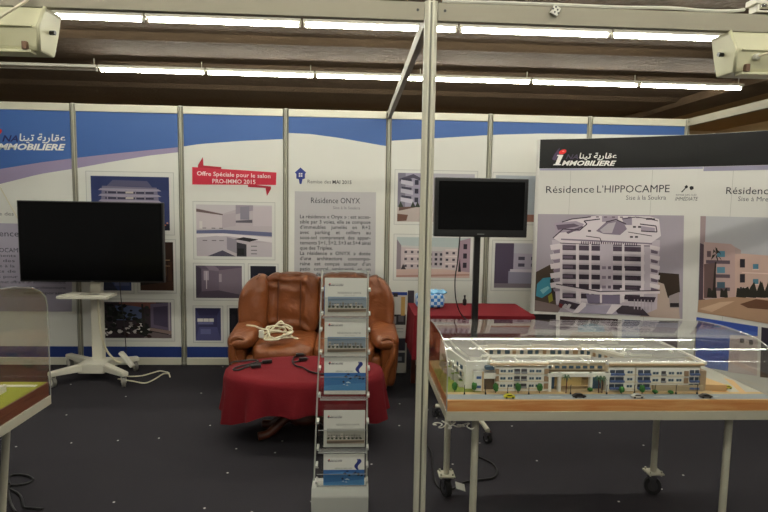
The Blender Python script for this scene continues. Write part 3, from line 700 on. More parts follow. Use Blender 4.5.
# large picture: the white residential block seen from above
def pph(name, draw, label):
    c = pcanvas(.0016); P0 = c.P; c.P = lambda pts, col: P0(pts, ink(col, 1.22, 1.)); draw(c); c.build(name, t, knots=KN)['label'] = label
def hippo(c):
    W1, W2, W3, DK, MD, LV = (226, 218, 222), (202, 192, 202), (178, 166, 180), (74, 62, 76), (120, 106, 122), (150, 138, 154)
    c.P([(538, 214), (684, 215.5), (682.5, 319), (534.5, 311)], (178, 170, 180))
    # ground: pool garden, street, right yard
    c.P([(536, 272), (553, 263), (556, 266), (556, 312.2), (534.5, 311)], (92, 78, 66)); c.P([(537, 284), (543, 278), (553, 277), (556, 281), (551, 292), (542, 298), (536, 296)], (86, 160, 180)); c.P([(540, 290), (548, 286), (550, 288), (543, 294)], (150, 200, 208))
    c.P([(548, 296), (557, 289), (558, 297), (549, 303)], (150, 148, 62)); c.P([(535, 300), (562, 306), (558, 312.5), (534.5, 311)], (140, 124, 122)); c.P([(550, 280), (558, 268), (560, 300), (553, 300)], (60, 52, 52))
    c.P([(653, 272), (679, 274), (680, 292), (668, 298), (660, 290), (655, 282)], (72, 58, 48)); c.P([(655, 281), (664, 284), (668, 298), (678, 300), (680, 318.8), (640, 316.6), (650, 296)], (196, 178, 168))
    c.P([(669, 296), (679, 292), (679.5, 308), (670, 308)], (170, 160, 160)); c.P([(670, 303), (679, 303), (679, 307), (670, 307)], (56, 48, 52))
    # body
    c.P([(552, 240), (660, 240), (657, 309), (640, 316), (572, 313), (556, 303), (554, 270)], W2)
    # side balconies
    for k in range(5):
        y_ = 245+k*9.5
        c.P([(550, y_), (562, y_-2), (562, y_+3.5), (551, y_+5)], W1); c.P([(553, y_+5.5), (562, y_+4), (562, y_+8), (554, y_+8.5)], LV)
        c.P([(650, y_), (660, y_+2), (659.5, y_+6), (650, y_+4)], W1); c.P([(651, y_+4.5), (658, y_+6.5), (657.5, y_+9), (651, y_+8)], MD)
    # roof
    c.P([(553, 238), (566, 226), (562, 222), (572, 219), (598, 215.5), (650, 216.5), (659, 219), (661, 236), (648, 245), (562, 243)], W1)
    c.P([(554, 223), (576, 221), (584, 224), (580, 231), (556, 233)], W3); c.P([(556, 225), (574, 223.5), (580, 226), (558, 230)], MD)
    c.P([(596, 231), (606, 222), (616, 220), (624, 223.5), (627, 229), (620, 235), (604, 234)], LV); c.P([(600, 230), (608, 223.5), (616, 222), (612, 233), (603, 233)], (196, 188, 196))
    c.P([(602, 216), (618, 216), (618, 221), (602, 222)], W3); c.P([(622, 218), (632, 217), (632, 225), (624, 225)], (166, 156, 172))
    for (x, y_) in ((630, 236), (635, 236), (646, 218), (649, 218), (652, 218.4), (588, 230), (633, 226), (638, 226)): c.PR(x, y_, x+3, y_+1.8, DK)
    c.P([(566, 232), (582, 226), (584, 227), (568, 234)], MD); c.P([(641, 226), (655, 228), (655, 232), (641, 231)], W3); c.P([(598, 242), (606, 234), (609, 236), (601, 243)], W1)
    c.P([(561, 238.5), (652, 243), (652, 244.4), (561, 240)], LV)
    for k in range(26): c.PR(581+k*2.2, 241.3+k*.06, 582.1+k*2.2, 244.4+k*.06, MD)
    def ln(pts, w_=.55, col=(84, 70, 86)):
        for (xa, ya), (xb, yb) in zip(pts, pts[1:]):
            d = math.hypot(xb-xa, yb-ya) or 1; nx, ny = -(yb-ya)/d*w_, (xb-xa)/d*w_
            c.P([(xa-nx, ya-ny), (xb-nx, yb-ny), (xb+nx, yb+ny), (xa+nx, ya+ny)], col)
    ln([(553, 238), (563, 229), (580, 230), (587, 224), (584, 221), (600, 219)]); ln([(606, 222), (616, 219.5), (626, 224)]); ln([(640, 224), (656, 226), (657, 232), (641, 231)]); ln([(560, 243), (600, 245), (650, 246)], .4)
    ln([(622, 219), (636, 217), (650, 219), (658, 221)], .4); ln([(586, 236), (600, 238), (602, 243)], .4); ln([(562, 222), (572, 219), (590, 217)], .5); ln([(628, 232), (640, 234), (652, 236)], .35)
    for k in range(7): c.PR(588+k*8, 216.2+k*.1, 591+k*8, 217.4+k*.1, (128, 112, 128))
    # front storeys
    for k in range(6):
        y_ = 245+k*9.6
        c.P([(562, y_), (644, y_+2.2), (644, y_+7.2), (562, y_+5.2)], DK if k else (96, 82, 98))
        c.P([(562, y_+5), (645, y_+7), (645, y_+9.8), (562, y_+8)], (214, 206, 212))
        for x, w_ in ((560, 2.5), (576, 3), (589, 2.5), (600, 13), (622, 2.4), (641, 3)): c.P([(x, y_-1), (x+w_, y_-1), (x+w_, y_+9), (x, y_+9)], W1 if w_ < 10 else W2)
        if k > 1: c.PR(602, y_+2, 606, y_+5, LV); c.PR(608, y_+2, 611, y_+5, MD)
        c.P([(563, y_+1), (573, y_+1.4), (573, y_+4), (563, y_+3.7)], MD); c.P([(626, y_+3), (637, y_+3.4), (637, y_+5), (626, y_+5)], (92, 76, 92))
    for x in (576, 622): c.P([(x, 268), (x+3, 268), (x+3, 296), (x, 296)], (232, 224, 228))
    # base
    c.P([(556, 284), (600, 291), (660, 290), (660, 293.5), (600, 295), (556, 288)], W1); c.P([(586, 294), (622, 295), (620, 304), (588, 303)], (134, 124, 146)); c.P([(578, 304), (625, 306), (630, 314.8), (572, 313)], (176, 168, 184))
    for x in (579, 600, 620, 640): c.PR(x, 288, x+2, 303, W1)
    c.P([(560, 299), (580, 304), (578, 310), (558, 306)], DK); ln([(556, 284), (600, 291.5), (660, 290.5)], .5); c.P([(612, 305), (640, 306), (650, 316), (618, 313.5)], (80, 70, 80)); c.P([(628, 296), (656, 297), (654, 302), (628, 301)], DK); c.P([(629, 302), (655, 303), (652, 307), (629, 306)], W2)
    c.P([(572, 313), (582, 302), (586, 303), (586, 306), (578, 313)], W1); c.P([(606, 314), (612, 304), (616, 304), (622, 305), (612, 314)], W1)
    for x, col in ((562, (190, 186, 190)), (566, (200, 196, 198)), (570, (70, 60, 66))): c.P([(x, 307), (x+3, 303.5), (x+5.5, 304.5), (x+3, 309)], col)
    c.P([(559, 303), (563, 304), (562, 308), (559, 307)], (120, 40, 44))
    for k in range(6): c.PR(634+k*3.4, 299+k*.2, 635+k*3.4, 309+k*.3, (190, 180, 188))
pph('photo_print', hippo, 'large picture of a white apartment block from above')
def mrezga(c):
    c.P([(700.5, 216), (786, 218), (786, 327), (697.5, 312)], (192, 192, 196))
    c.P([(700.5, 216), (706, 216.2), (705, 245), (700, 247)], (168, 150, 152)); c.P([(700, 243), (705, 245), (705, 300), (698.5, 302)], (98, 82, 92))
    c.P([(704, 242), (731, 244), (735, 247), (735, 298), (703, 299)], (196, 172, 168)); c.P([(735, 253), (786, 257), (786, 303), (735, 299)], (206, 180, 170)); c.P([(735, 247), (741, 250), (741, 254), (735, 254)], (190, 170, 166))
    for y_ in (254, 268, 281): c.P([(706, y_+6), (730, y_+6.5), (730, y_+10), (706, y_+9.5)], (112, 96, 106))
    for y_ in (249, 265, 280): c.PR(717, y_+2, 725, y_+8, (110, 156, 176) if y_ < 270 else (88, 112, 126)); c.PR(707, y_+2, 711, y_+8, (120, 100, 106))
    for x, y_ in ((740, 259), (740, 274), (740, 287)): c.PR(x, y_, x+5, y_+8.5, (56, 48, 58))
    for x, y_ in ((753, 264), (753, 279), (772, 266), (772, 281)): c.PR(x, y_, x+5.5, y_+5, (96, 140, 160)); c.PR(x-.6, y_+5, x+6, y_+6, (226, 206, 198))
    for y_ in (272, 287): c.P([(742, y_), (786, y_+2), (786, y_+3), (742, y_+1)], (226, 204, 196))
    c.P([(704, 298), (704, 264), (716, 263), (716, 298)], (120, 98, 96)); c.P([(712, 298), (715, 262), (716.5, 262), (714.5, 298)], (60, 48, 46))
    for dx, dy in ((-5, 2), (-3, -4), (1, -6), (5, -3), (6, 3), (2, 4)): c.P([(716, 254), (716+dx*.5-1, 254+dy-1), (716+dx, 254+dy+4), (716+dx*.6+1, 254+dy+1)], (70, 62, 52))
    for x, r in ((750, 6), (757, 9), (765, 9), (741, 5), (772, 8), (712, 5), (724, 4)):
        c.P([(x-r, 297), (x-r*.8, 288), (x-r*.3, 296-2*r*.8), (x, 291), (x+r*.4, 295-2*r*.8), (x+r*.8, 288), (x+r, 298)], (58, 54, 46))
    c.P([(698.5, 300), (735, 297), (786, 301), (786, 327), (697.5, 312)], (186, 156, 132)); c.P([(740, 304), (756, 299), (786, 303), (786, 311), (748, 308)], (122, 88, 68)); c.P([(699, 309), (720, 302), (735, 301), (712, 312)], (210, 182, 158))
pph('photo_print', mrezga, 'picture of a pink apartment block with palms')
def low1(c): c.P([(531, 313.5), (556, 314.5), (556, 360), (531, 357)], (40, 34, 40)); c.P([(531, 313.5), (534, 313.7), (533, 322), (530, 322)], (170, 40, 50)); c.P([(535, 330), (552, 330), (552, 356), (535, 356)], (90, 84, 90))
def low2(c):
    c.P([(560, 316), (618, 319), (617, 362), (559, 360)], (176, 170, 168)); c.P([(560, 316), (618, 319), (617, 330), (600, 322), (578, 322), (566, 330), (560, 330)], (70, 52, 48)); c.P([(578, 326), (590, 323), (604, 326), (606, 340), (590, 346), (578, 340)], (110, 166, 184)); c.P([(572, 332), (612, 332), (616, 345), (566, 345)], (160, 140, 120))
    c.P([(582, 340), (606, 338), (610, 352), (590, 354)], (120, 172, 192))
def low3(c): c.P([(622, 319.5), (678, 323), (677, 366), (621, 362)], (150, 156, 178)); c.P([(640, 326), (678, 328), (677, 362), (638, 358)], (128, 122, 132)); c.P([(622, 340), (677, 344), (677, 366), (621, 362)], (116, 112, 120))
def low4(c): c.P([(696.5, 317), (758, 326.5), (757, 376), (695, 366)], (88, 116, 190)); c.P([(696.5, 317), (758, 326.5), (757, 332), (696, 324)], (74, 100, 176)); c.P([(730, 335), (758, 336), (757, 376), (728, 372)], (206, 192, 192)); c.PR(740, 338, 744, 343, (66, 60, 72)); c.PR(749, 340, 753, 345, (66, 60, 72))
def low5(c): c.P([(761.5, 327), (786, 331), (786, 380), (760, 377)], (66, 60, 76))
for k, (f_, l_) in enumerate(((low1, 'dark picture in the bottom row'), (low2, 'picture with a pool in the bottom row'), (low3, 'greyish picture in the bottom row'), (low4, 'blue sky picture in the bottom row'), (low5, 'dark picture at the far right of the bottom row'))): pph('photo_print', f_, l_)

# ------------------------------------------------------------------ televisions and their stands
t = thing('television', 'large black flat television on the white trolley at the left', 'television', (.365, -.5, .888))
b = BM(); box(b, -.615, -.018, 0, .615, .03, .704, .006); obj('casing', b, black_pl, t)
b = BM(); box(b, -.604, -.0195, .016, .604, -.0175, .694); obj('screen', b, black_scr, t)
b = BM(); box(b, -.2, .03, .1, .2, .05, .5, .01); obj('wall_mount_plate', b, black_pl, t)
b = BM(); box(b, -.013, -.0205, .004, .013, -.0185, .010); obj('badge', b, chrome, t)

t = thing('tv_trolley', 'white wheeled trolley carrying the large television, with a shelf', 'television stand', (.338, -.38, 0))
b = BM(); box(b, -.047, -.035, .11, .047, .035, 1.35, .008); obj('column', b, white_paint, t)
b = BM(); box(b, -.12, -.0, 1.05, .12, .0, 1.06) if False else None
box(b, -.10, -.064, 1.1, .10, -.036, 1.4, .004); obj('mount_bracket', b, steel, t)
b = BM(); pr = [(-.215, -.20), (.215, -.20), (.21, -.03), (-.185, -.03)]; prism(b, [(x-.02, y) for x, y in pr], .758, .782, 'z'); sh = obj('shelf', b, white_paint, t)
b = BM(); box(b, -.24, -.235, .753, .19, -.2, .777, .004); obj('shelf_lip', b, white_paint, sh)
b = BM(); box(b, -.08, -.17, .7825, .08, -.12, .784); obj('cable_slot', b, mat('slot_grey', (120, 118, 108), .5), sh)
b = BM(); box(b, -.115, -.17, .075, .115, .07, .165, .012); obj('base_hub', b, white_paint, t)
feet = [(.076, -.679), (.669, -.669), (-.06, -.10), (.59, -.20)]
def caster_mesh(r=.04, ang=0, wcol=True):
    b = BM(); c_, s_ = math.cos(ang), math.sin(ang); ax = Vector((c_, s_, 0))
    cyl(b, ax*-.014+Vector((0, 0, r)), ax*.014+Vector((0, 0, r)), r, 20, 0)
    cyl(b, ax*-.0155+Vector((0, 0, r)), ax*.0155+Vector((0, 0, r)), r*.62, 16, 1)
    for q in (-1, 1):
        o_ = ax*(.019*q); n = Vector((-s_, c_, 0))
        vs_ = []
        for e in (-.0015, .0015):
            vs_.append([b.verts.new(o_+ax*e+n*x+Vector((0, 0, z))) for x, z in ((-.008, r*.8), (.008, r*.8), (.026, 2*r+.012), (-.02, 2*r+.012))])
        A, B_ = vs_
        for f in ((A[0], A[1], A[2], A[3]), (B_[3], B_[2], B_[1], B_[0])): b.faces.new(f).material_index = 1
        for i in range(4): b.faces.new((A[i], A[(i+1) % 4], B_[(i+1) % 4], B_[i])).material_index = 1
    cyl(b, (0, 0, 2*r+.006), (0, 0, 2*r+.02), .022, 14, 1)
    return b
for k, (fx, fy) in enumerate(feet):
    p0 = Vector((.0, -.05, .13)); p1 = Vector((fx-.338, fy+.38, .115)); d = (p1-p0).normalized(); n = Vector((-d.y, d.x, 0)).normalized()
    b = BM(); ring = []
    p0 = p0+d*.07
    for P_, h_, w_ in ((p0, .034, .038), (p1+d*.03, .018, .030)):
        ring.append([b.verts.new(P_+n*sx*w_+Vector((0, 0, sz*h_))) for sx, sz in ((-1, -1), (1, -1), (1, 1), (-1, 1))])
    A, B_ = ring
    for i in range(4): b.faces.new((A[i], A[(i+1) % 4], B_[(i+1) % 4], B_[i]))
    b.faces.new(A); b.faces.new(B_[::-1]); bmesh.ops.bevel(b, geom=b.edges[:], offset=.006, segments=2, affect='EDGES')
    lg = obj('leg', b, white_paint, t)
    cb = caster_mesh(.044, [1.0, .5, .9, .7][k]); bmesh.ops.translate(cb, verts=cb.verts, vec=(p1.x, p1.y, 0)); smooth_by_angle(obj('caster', cb, [mat('grey_wheel', (120, 118, 112), .5), white_pl], lg), 35)

b = BM(); cable(b, [(.40, -.50, .755), (.41, -.52, .6), (.42, -.50, .4), (.45, -.47, .26), (.52, -.46, .17), (.56, -.45, .15)], .009); tag(obj('power_cable', b, ivory), 'white cable hanging from the trolley shelf down to its base', 'cable')
b = BM(); cable(b, [(.565, -.44, .89), (.57, -.43, .7), (.575, -.40, .5), (.57, -.36, .3), (.56, -.33, .2)], .0035); tag(obj('signal_cable', b, blackcable), 'thin black cable hanging beside the trolley column', 'cable')
b = BM(); R_ = Matrix.Rotation(.9, 4, 'Y'); 
box(b, -.09, -.025, -.016, .09, .025, .016, .006); bmesh.ops.transform(b, matrix=Matrix.Translation((.60, -.42, .17)) @ Matrix.Rotation(.75, 4, 'Y') @ Matrix.Rotation(-.3, 4, 'Z'), verts=b.verts)
tag(obj('power_adapter', b, white_pl), 'white power adapter leaning on a leg of the television trolley', 'adapter')
b = BM()
cable(b, [onZ(x, y, .012) for x, y in [(113, 372), (125, 376), (140, 376), (152, 373), (160, 371), (168, 373), (170, 377)]], .006)
cable(b, [onZ(x, y, .008) for x, y in [(118, 379), (132, 381), (145, 383), (155, 379), (163, 374), (169, 373.5), (167, 372)]], .006)
tag(obj('floor_cable', b, ivory), 'white cable looping on the carpet right of the trolley', 'cable')
b = BM(); cable(b, [onY(-14, 162.5, -.05), onY(0, 187, -.05), onY(17.5, 218, -.06), onY(30, 240, -.07)], .004); tag(obj('hanging_cord', b, ivory), 'thin white cord running down behind the large television', 'cord')

t = thing('television', 'smaller black television on the tall pole, right of the front post', 'television', (3.532, -1.6, 1.394))
b = BM(); box(b, -.329, -.02, 0, .329, .04, .412, .008); obj('bezel', b, black_pl, t)
b = BM(); box(b, -.302, -.0215, .052, .302, -.0195, .388); obj('screen', b, black_scr, t)
b = BM(); box(b, -.025, -.0215, .018, .025, -.0195, .025); obj('badge', b, mat('dull_silver_badge', (120, 120, 120), .4, .5), t)
b = BM(); box(b, -.12, .04, .08, .12, .06, .32, .008); obj('mount_plate', b, black_pl, t)
t = thing('tv_pole_stand', 'black pole stand on casters holding up the smaller television', 'television stand', (3.535, -1.50, 0))
b = BM(); box(b, -.022, -.016, .09, .022, .016, 1.75, .004); obj('pole', b, black_pl, t)
for sx, sy in ((.04, -.35), (-.25, .12), (.25, .12)):
    b = BM(); tube(b, [(sx*.06, sy*.06, .115), (sx, sy, .085)], .016, 10); lg = obj('leg', b, steel, t)
    cb = caster_mesh(.03, .6); bmesh.ops.translate(cb, verts=cb.verts, vec=(sx, sy, 0)); smooth_by_angle(obj('caster', cb, [rubber, chrome], lg), 35)
b = BM(); cable(b, [onY(460, 236, -1.54), onY(457.5, 262, -1.53), onY(455, 280, -1.52), onY(456, 300, -1.5), onY(461, 314, -1.5), onY(470, 322, -1.49)], .0045); tag(obj('television_cable', b, blackcable), 'thin black cable hanging below the smaller television', 'cable')

# ------------------------------------------------------------------ red covered side table with its small things
t = thing('side_table', 'rectangular side table under a red cloth behind the display case', 'table', (3.635, -.78, 0))
b = BM(); box(b, -.48, -.26, .69, .48, .27, .715, .004); obj('tabletop', b, darkwood, t)
for sx in (-1, 1):
    for sy in (-1, 1):
        b = BM(); box(b, sx*.44-.02, sy*.22-.02, 0, sx*.44+.02, sy*.22+.02, .69); obj('leg', b, darkwood, t)
def drape(cx, cy, z, hx, hy, drop, wav, name, label, nseg=26, seed=1):
    b = BM(); rs = random.Random(seed); rows = []
    per = []
    cor = [(-hx, -hy), (hx, -hy), (hx, hy), (-hx, hy)]
    for k in range(4):
        a, c_ = Vector(cor[k]), Vector(cor[(k+1) % 4])
        for i in range(nseg): per.append((a.lerp(c_, i/nseg), k+i/nseg))
    lev = 7
    for j in range(lev+1):
        row = []
        for q, tt in per:
            f_ = j/lev; n = q.copy(); n = Vector((n.x/hx, n.y/hy)); m_ = max(abs(n.x), abs(n.y))
            d = Vector((n.x if abs(n.x) > .97*m_ else 0, n.y if abs(n.y) > .97*m_ else 0))
            off = (wav*f_*(math.sin(tt*9.5)+.6*math.sin(tt*17+1))+.012*f_)
            row.append(b.verts.new((cx+q.x+d.x*(off+.004), cy+q.y+d.y*(off+.004), z-f_*drop-(.012*math.sin(tt*5)*f_))))
        rows.append(row)
    N_ = len(per)
    for A, B_ in zip(rows, rows[1:]):
        for i in range(N_): b.faces.new((A[i], A[(i+1) % N_], B_[(i+1) % N_], B_[i]))
    b.faces.new(rows[0])
    o = obj(name, b, redcloth, None, True); smooth_by_angle(o, 60)
    return o
o = drape(3.635, -.78, .722, .492, .285, .36, .008, 'tablecloth', ''); tag(o, 'red cloth over the side table behind the display case', 'tablecloth')
# blue checked pack of tissues
t = thing('tissue_pack', 'blue and white checked plastic pack on the red side table', 'pack', (3.31, -.70, .728))
b = BM(); puff(b, (0, 0, .06), (.125, .08, .06), .35, .35, 32, 14, lambda u, p_: p_+Vector((0, 0, .006*noise.noise(p_*30))))
def check_tweak(m, N, L, bb, tc, nz):
    ck = N.new('ShaderNodeTexChecker'); ck.inputs['Scale'].default_value = 36; ck.inputs[1].default_value = (*lin((40, 120, 196)), 1); ck.inputs[2].default_value = (*lin((196, 216, 230)), 1)
    L.new(tc.outputs['Object'], ck.inputs[0]); L.new(ck.outputs[0], bb.inputs['Base Color'])
CHK = mat('blue_checked_film', (60, 130, 200), .3, tweak=check_tweak)
obj('wrapped_pack', b, CHK, t, True)
b = BM(); puff(b, (.03, 0, .125), (.12, .06, .022), .8, .8, 28, 12, lambda u, p_: p_+Vector((.012*noise.noise(p_*26+Vector((3, 1, 2))), 0, .02*noise.noise(p_*22))))
obj('loose_wrapper', b, mat('crumpled_blue_film', (120, 176, 214), .25), t, True)
b = BM(); lathe(b, [(.016, 0), (.018, .004), (.018, .045), (.008, .06), (.008, .075), (.01, .077), (.01, .09)], 14, (3.64, -.6, .725)); tag(obj('small_bottle', b, black_pl, None, True), 'small black bottle standing on the red side table', 'bottle')
# posters and boards leaning by the wall
t = thing('poster_board', 'white poster board with dark pictures leaning beside the sofa', 'board', (3.11, -.26, 0))
b = BM(); box(b, -.115, -.012, 0, .05, .012, .79, .003); obj('board', b, board_w, t)
c = Canvas(frame((-.115, -.012, 0), (1, 0, 0), (0, 0, 1), (0, -1, 0)))
c.rect(.004, .004, .161, .786, (208, 208, 200)); c.rect(.01, .755, .16, .785, (40, 70, 150)); c.rect(.03, .74, .07, .775, (60, 56, 60)); c.rect(.01, .47, .15, .57, (44, 42, 46)); c.rect(.02, .48, .06, .55, (150, 146, 148)); c.rect(.08, .5, .13, .56, (96, 92, 98)); c.rect(.01, .22, .15, .34, (60, 60, 70)); c.rect(.02, .23, .08, .29, (120, 130, 150)); c.rect(.01, .1, .15, .2, (70, 76, 84)); c.rect(.03, .12, .12, .16, (150, 160, 172))
for y_ in (.43, .40): c.rect(.03, y_, .13, y_+.006, (150, 150, 150))
c.build('print', t)
b = BM(); box(b, -.012, -.014, .56, .026, -.012, .74); obj('tape_strip', b, tape, t)['label'] = 'yellowish tape strip'
t = thing('dark_panel', 'dark narrow board standing between the white poster and the red table', 'board', (3.185, -.14, 0))
b = BM(); box(b, -.012, -.012, 0, .05, .012, .78, .003); obj('board', b, mat('dark_plum_board', (58, 50, 62), .6), t)

# ------------------------------------------------------------------ leather sofa
SX = 2.325
t = thing('sofa', 'tan brown leather two-seat sofa with padded wings and rolled arms', 'sofa', (SX, -.6, 0))
def cushion_back(u0, u1, seams):
    def fn(u, p):
        q = p.copy(); f = (p.x+ .5*(u1-u0))/(u1-u0)
        for s_ in seams:
            d_ = abs(p.x-s_); k = max(0, 1-d_/.042)
            if p.y < 0: q.y += .036*k*k
            if p.z > .2: q.z -= .012*k*k
        q.y += .12*(p.z)           # lean backwards
        nz_ = noise.noise(Vector((p.x*9, p.z*7, 2.))); q.y += .012*nz_*(p.y < 0)
        for s_ in seams:           # gathered folds running off the seams
            q.y += .022*(p.y < 0)*math.sin((p.z+.6*abs(p.x-s_))*66+7*noise.noise(Vector((p.x*5, p.z*4, 9))))*max(0, 1-abs(p.x-s_)/.10)*min(1, abs(p.x-s_)/.015)
        return q
    return fn
for (xa, xb, seams) in ((-.485, .01, (-.115, .085)), (.01, .485, (-.085, .115))):
    b = BM(); h = (xb-xa)/2
    puff(b, ((xa+xb)/2, .20, .70), (h+.006, .135, .275), .42, .4, 84, 48, cushion_back(xa, xb, seams)); o = obj('back_cushion', b, leather, t, True)
    sb = BM()
    for s_ in seams:
        pts = []
        for k in range(12):
            z = -.2+.42*k/11; pts.append(((xa+xb)/2+s_, .20+.12*z-.135+.024, .70+z))
        tube(sb, pts, .006, 6)
    obj('seam', sb, piping, o)
for s_ in (-1, 1):
    def fnw(u, p, s_=s_):
        q = p.copy(); q.y += .10*p.z - .13*max(0, s_*p.x/.11)*.55
        q.x += s_*(.03*math.cos(p.z*4)-.03); q.x -= s_*.30*max(0, p.z-.06)**1.5*(s_*p.x > 0); q.z -= .22*max(0, s_*p.x)*max(0, p.z)/.285
        q.y += .010*noise.noise(p*11)+.006*math.sin(p.z*40+6*noise.noise(p*6))*(s_*p.x < 0)
        return q
    b = BM(); puff(b, (s_*.56, .14, .68), (.128, .17, .285), .62, .6, 48, 36, fnw); obj('wing', b, leather, t, True)
# seat
for (xa, xb) in ((-.5, .0), (.0, .5)):
    def fns(u, p):
        q = p.copy(); q.z += .012*noise.noise(Vector((p.x*8, p.y*8, 4)))*(p.z > 0)
        if p.y < -.15: q.z -= .03*((-p.y-.15)/.2)
        return q
    b = BM(); puff(b, ((xa+xb)/2, -.12, .385), ((xb-xa)/2+.004, .335, .085), .4, .3, 48, 20, fns); obj('seat_cushion', b, leather, t, True)
b = BM(); puff(b, (0, -.06, .22), (.56, .36, .15), .18, .14, 40, 16, lambda u, p: p+Vector((0, .006*noise.noise(p*9), 0))); obj('base', b, leather, t, True)
for s_ in (-1, 1):
    def fna(u, p, s_=s_):
        q = p.copy(); f = max(0, -p.y-.1)/.3
        q.x += s_*.03*f; q.z += .02*math.sin(p.y*6)-.02*f+.006*noise.noise(p*16); q.z += -.05*max(0, p.y-.1)
        return q
    b = BM(); puff(b, (s_*.585, -.12, .50), (.115, .31, .072), .7, .5, 40, 20, fna); ar = obj('arm', b, leather, t, True)
    b = BM(); puff(b, (s_*.60, -.11, .28), (.075, .27, .20), .3, .3, 36, 20, lambda u, p, s_=s_: p+Vector((s_*.03*math.sin((p.z+.2)*5), -.03*max(0, p.z/.2), 0))); obj('arm_panel', b, leather, ar, True)
    # scrolled front of the arm
    b = BM(); pts = []
    for k in range(26):
        a = k/25*1.55*2*PI; r = .055*(1-k/25*.75); pts.append((s_*(.60+.0)+s_*r*math.cos(a), -.405+.012*k/25, .475+r*math.sin(a)*.95))
    tube(b, pts, [.021*(1-.5*k/25) for k in range(26)], 10); obj('arm_scroll', b, leather, ar, True)
    b = BM(); tube(b, catmull([(s_*.655, -.40, .47), (s_*.65, -.41, .36), (s_*.60, -.40, .24), (s_*.575, -.385, .10)], 6), [.028]*6+[.03]*6+[.034]*7, 10); obj('arm_front_roll', b, leather, ar, True)
b = BM(); puff(b, (0, .33, .5), (.62, .07, .42), .2, .25, 40, 24); obj('back_shell', b, leather, t, True)
for sx in (-1, 1):
    for y_ in (-.36, .30):
        b = BM(); lathe(b, [(.03, 0), (.034, .02), (.028, .09)], 14, (sx*.54, y_, 0)); obj('foot', b, darkwood, t, True)
# tangled white extension cable on the seat
b = BM(); rs = random.Random(5); pts = [Vector((1.78, -.97, .612)), Vector((1.85, -.99, .61)), Vector((1.915, -.96, .58))]
for k in range(46):
    a = k*.92+rs.uniform(-.4, .4); rx = .095+.04*math.sin(k*1.7); rz = .05+.03*math.cos(k*1.3)
    pts.append(Vector((2.02+.01*math.sin(k*.37)+rx*math.cos(a), -.95+.06*math.sin(a*1.0+.5)+rs.uniform(-.02, .02), .535+.03*math.sin(k*.8)+.045*math.sin(a)*1.2+rs.uniform(-.008, .008))))
pts += [Vector((2.13, -.95, .51)), Vector((2.17, -.98, .51)), Vector((2.20, -1.0, .51))]
pts = [Vector((p_.x, p_.y, max(p_.z, .506))) for p_ in pts]
t2 = thing('extension_cable', 'tangled white extension cable lying on the sofa seat', 'cable', (0, 0, 0))
cable(b, pts, .0072, 6, 7); obj('cord', b, ivory, t2, True)
b = BM(); box(b, -.02, -.016, -.03, .02, .016, .03, .006); bmesh.ops.translate(b, verts=b.verts, vec=(1.905, -1.0, .55)); obj('plug', b, white_pl, t2)

# ------------------------------------------------------------------ coffee table with red cloth
CX, CYY, ZT = 2.315, -1.70, .47
t = thing('coffee_table', 'low pedestal coffee table with carved feet under a red cloth', 'table', (CX, CYY, 0))
b = BM(); lathe(b, [(.30, ZT-.03), (.31, ZT-.02), (.31, ZT-.006)], 40); 
for v in b.verts: v.co.x *= 1.66; v.co.y *= 1.0
obj('tabletop', b, darkwood, t)
b = BM(); lathe(b, [(.10, .10), (.12, .14), (.07, .2), (.055, .28), (.09, .36), (.14, .44)], 20); obj('pedestal', b, darkwood, t, True)
for a in (200, 340, 20, 160):
    a = math.radians(a); d = Vector((math.cos(a), math.sin(a), 0))
    b = BM(); tube(b, catmull([d*.04+Vector((0, 0, .17)), d*.14+Vector((0, 0, .13)), d*.24+Vector((0, 0, .05)), d*.32+Vector((0, 0, .035))], 6), [.035]*6+[.032]*6+[.028]*7, 10); obj('leg', b, darkwood, t, True)
b = BM(); NT = 160; rows = []
for j in range(1, 9):
    f_ = j/8; rows.append([b.verts.new((CX+.535*f_*math.cos(2*PI*k/NT), CYY+.325*f_*math.sin(2*PI*k/NT), ZT+.002+.003*noise.noise(Vector((f_*4*math.cos(2*PI*k/NT), f_*4*math.sin(2*PI*k/NT), 0))))) for k in range(NT)])
top = b.verts.new((CX, CYY, ZT+.002))
for j in range(1, 9):
    f_ = j/8; row = []
    for k in range(NT):
        th = 2*PI*k/NT; dr = .185
        for ca, amp, wd in ((206, .13, .55), (332, .13, .5), (30, .12, .5), (150, .12, .5)):
            dd = (math.degrees(th)-ca+180) % 360-180; dr += amp*math.exp(-(math.radians(dd)/wd)**2)
        wv = f_**1.4*(.022*math.sin(th*11+1.2*math.sin(th*3))+.012*math.sin(th*23+1))
        o_ = .012+.028*f_+wv
        row.append(b.verts.new((CX+(.535+o_)*math.cos(th), CYY+(.325+o_)*math.sin(th), ZT+.002-.012*(f_ > 0)-dr*f_+.006*math.sin(th*9)*f_)))
    rows.append(row)
for k in range(NT): b.faces.new((top, rows[0][k], rows[0][(k+1) % NT]))
for A, B_ in zip(rows, rows[1:]):
    for k in range(NT): b.faces.new((A[k], A[(k+1) % NT], B_[(k+1) % NT], B_[k]))
tag(obj('tablecloth', b, redcloth, None, True), 'bright red cloth hanging over the low coffee table before the sofa', 'tablecloth')
zc = ZT+.012
b = BM()
t2 = thing('plug_cable', 'black cable with plugs lying on the left half of the red coffee table', 'cable', (0, 0, 0))
cable(b, [onZ(x, y, zc) for x, y in [(230, 364.5), (233, 362), (242, 361), (252, 360), (258, 361), (250, 364), (240, 366), (233, 369), (238, 370), (246, 367), (255, 364), (266, 362)]], .006); obj('cord', b, blackcable, t2)
for (x, y) in ((267, 361.5), (256, 366)):
    p_ = onZ(x, y, zc+.008); b = BM(); box(b, -.035, -.014, -.012, .035, .014, .012, .006); bmesh.ops.transform(b, matrix=Matrix.Translation(p_) @ Matrix.Rotation(.35, 4, 'Z'), verts=b.verts); obj('plug', b, black_pl, t2)
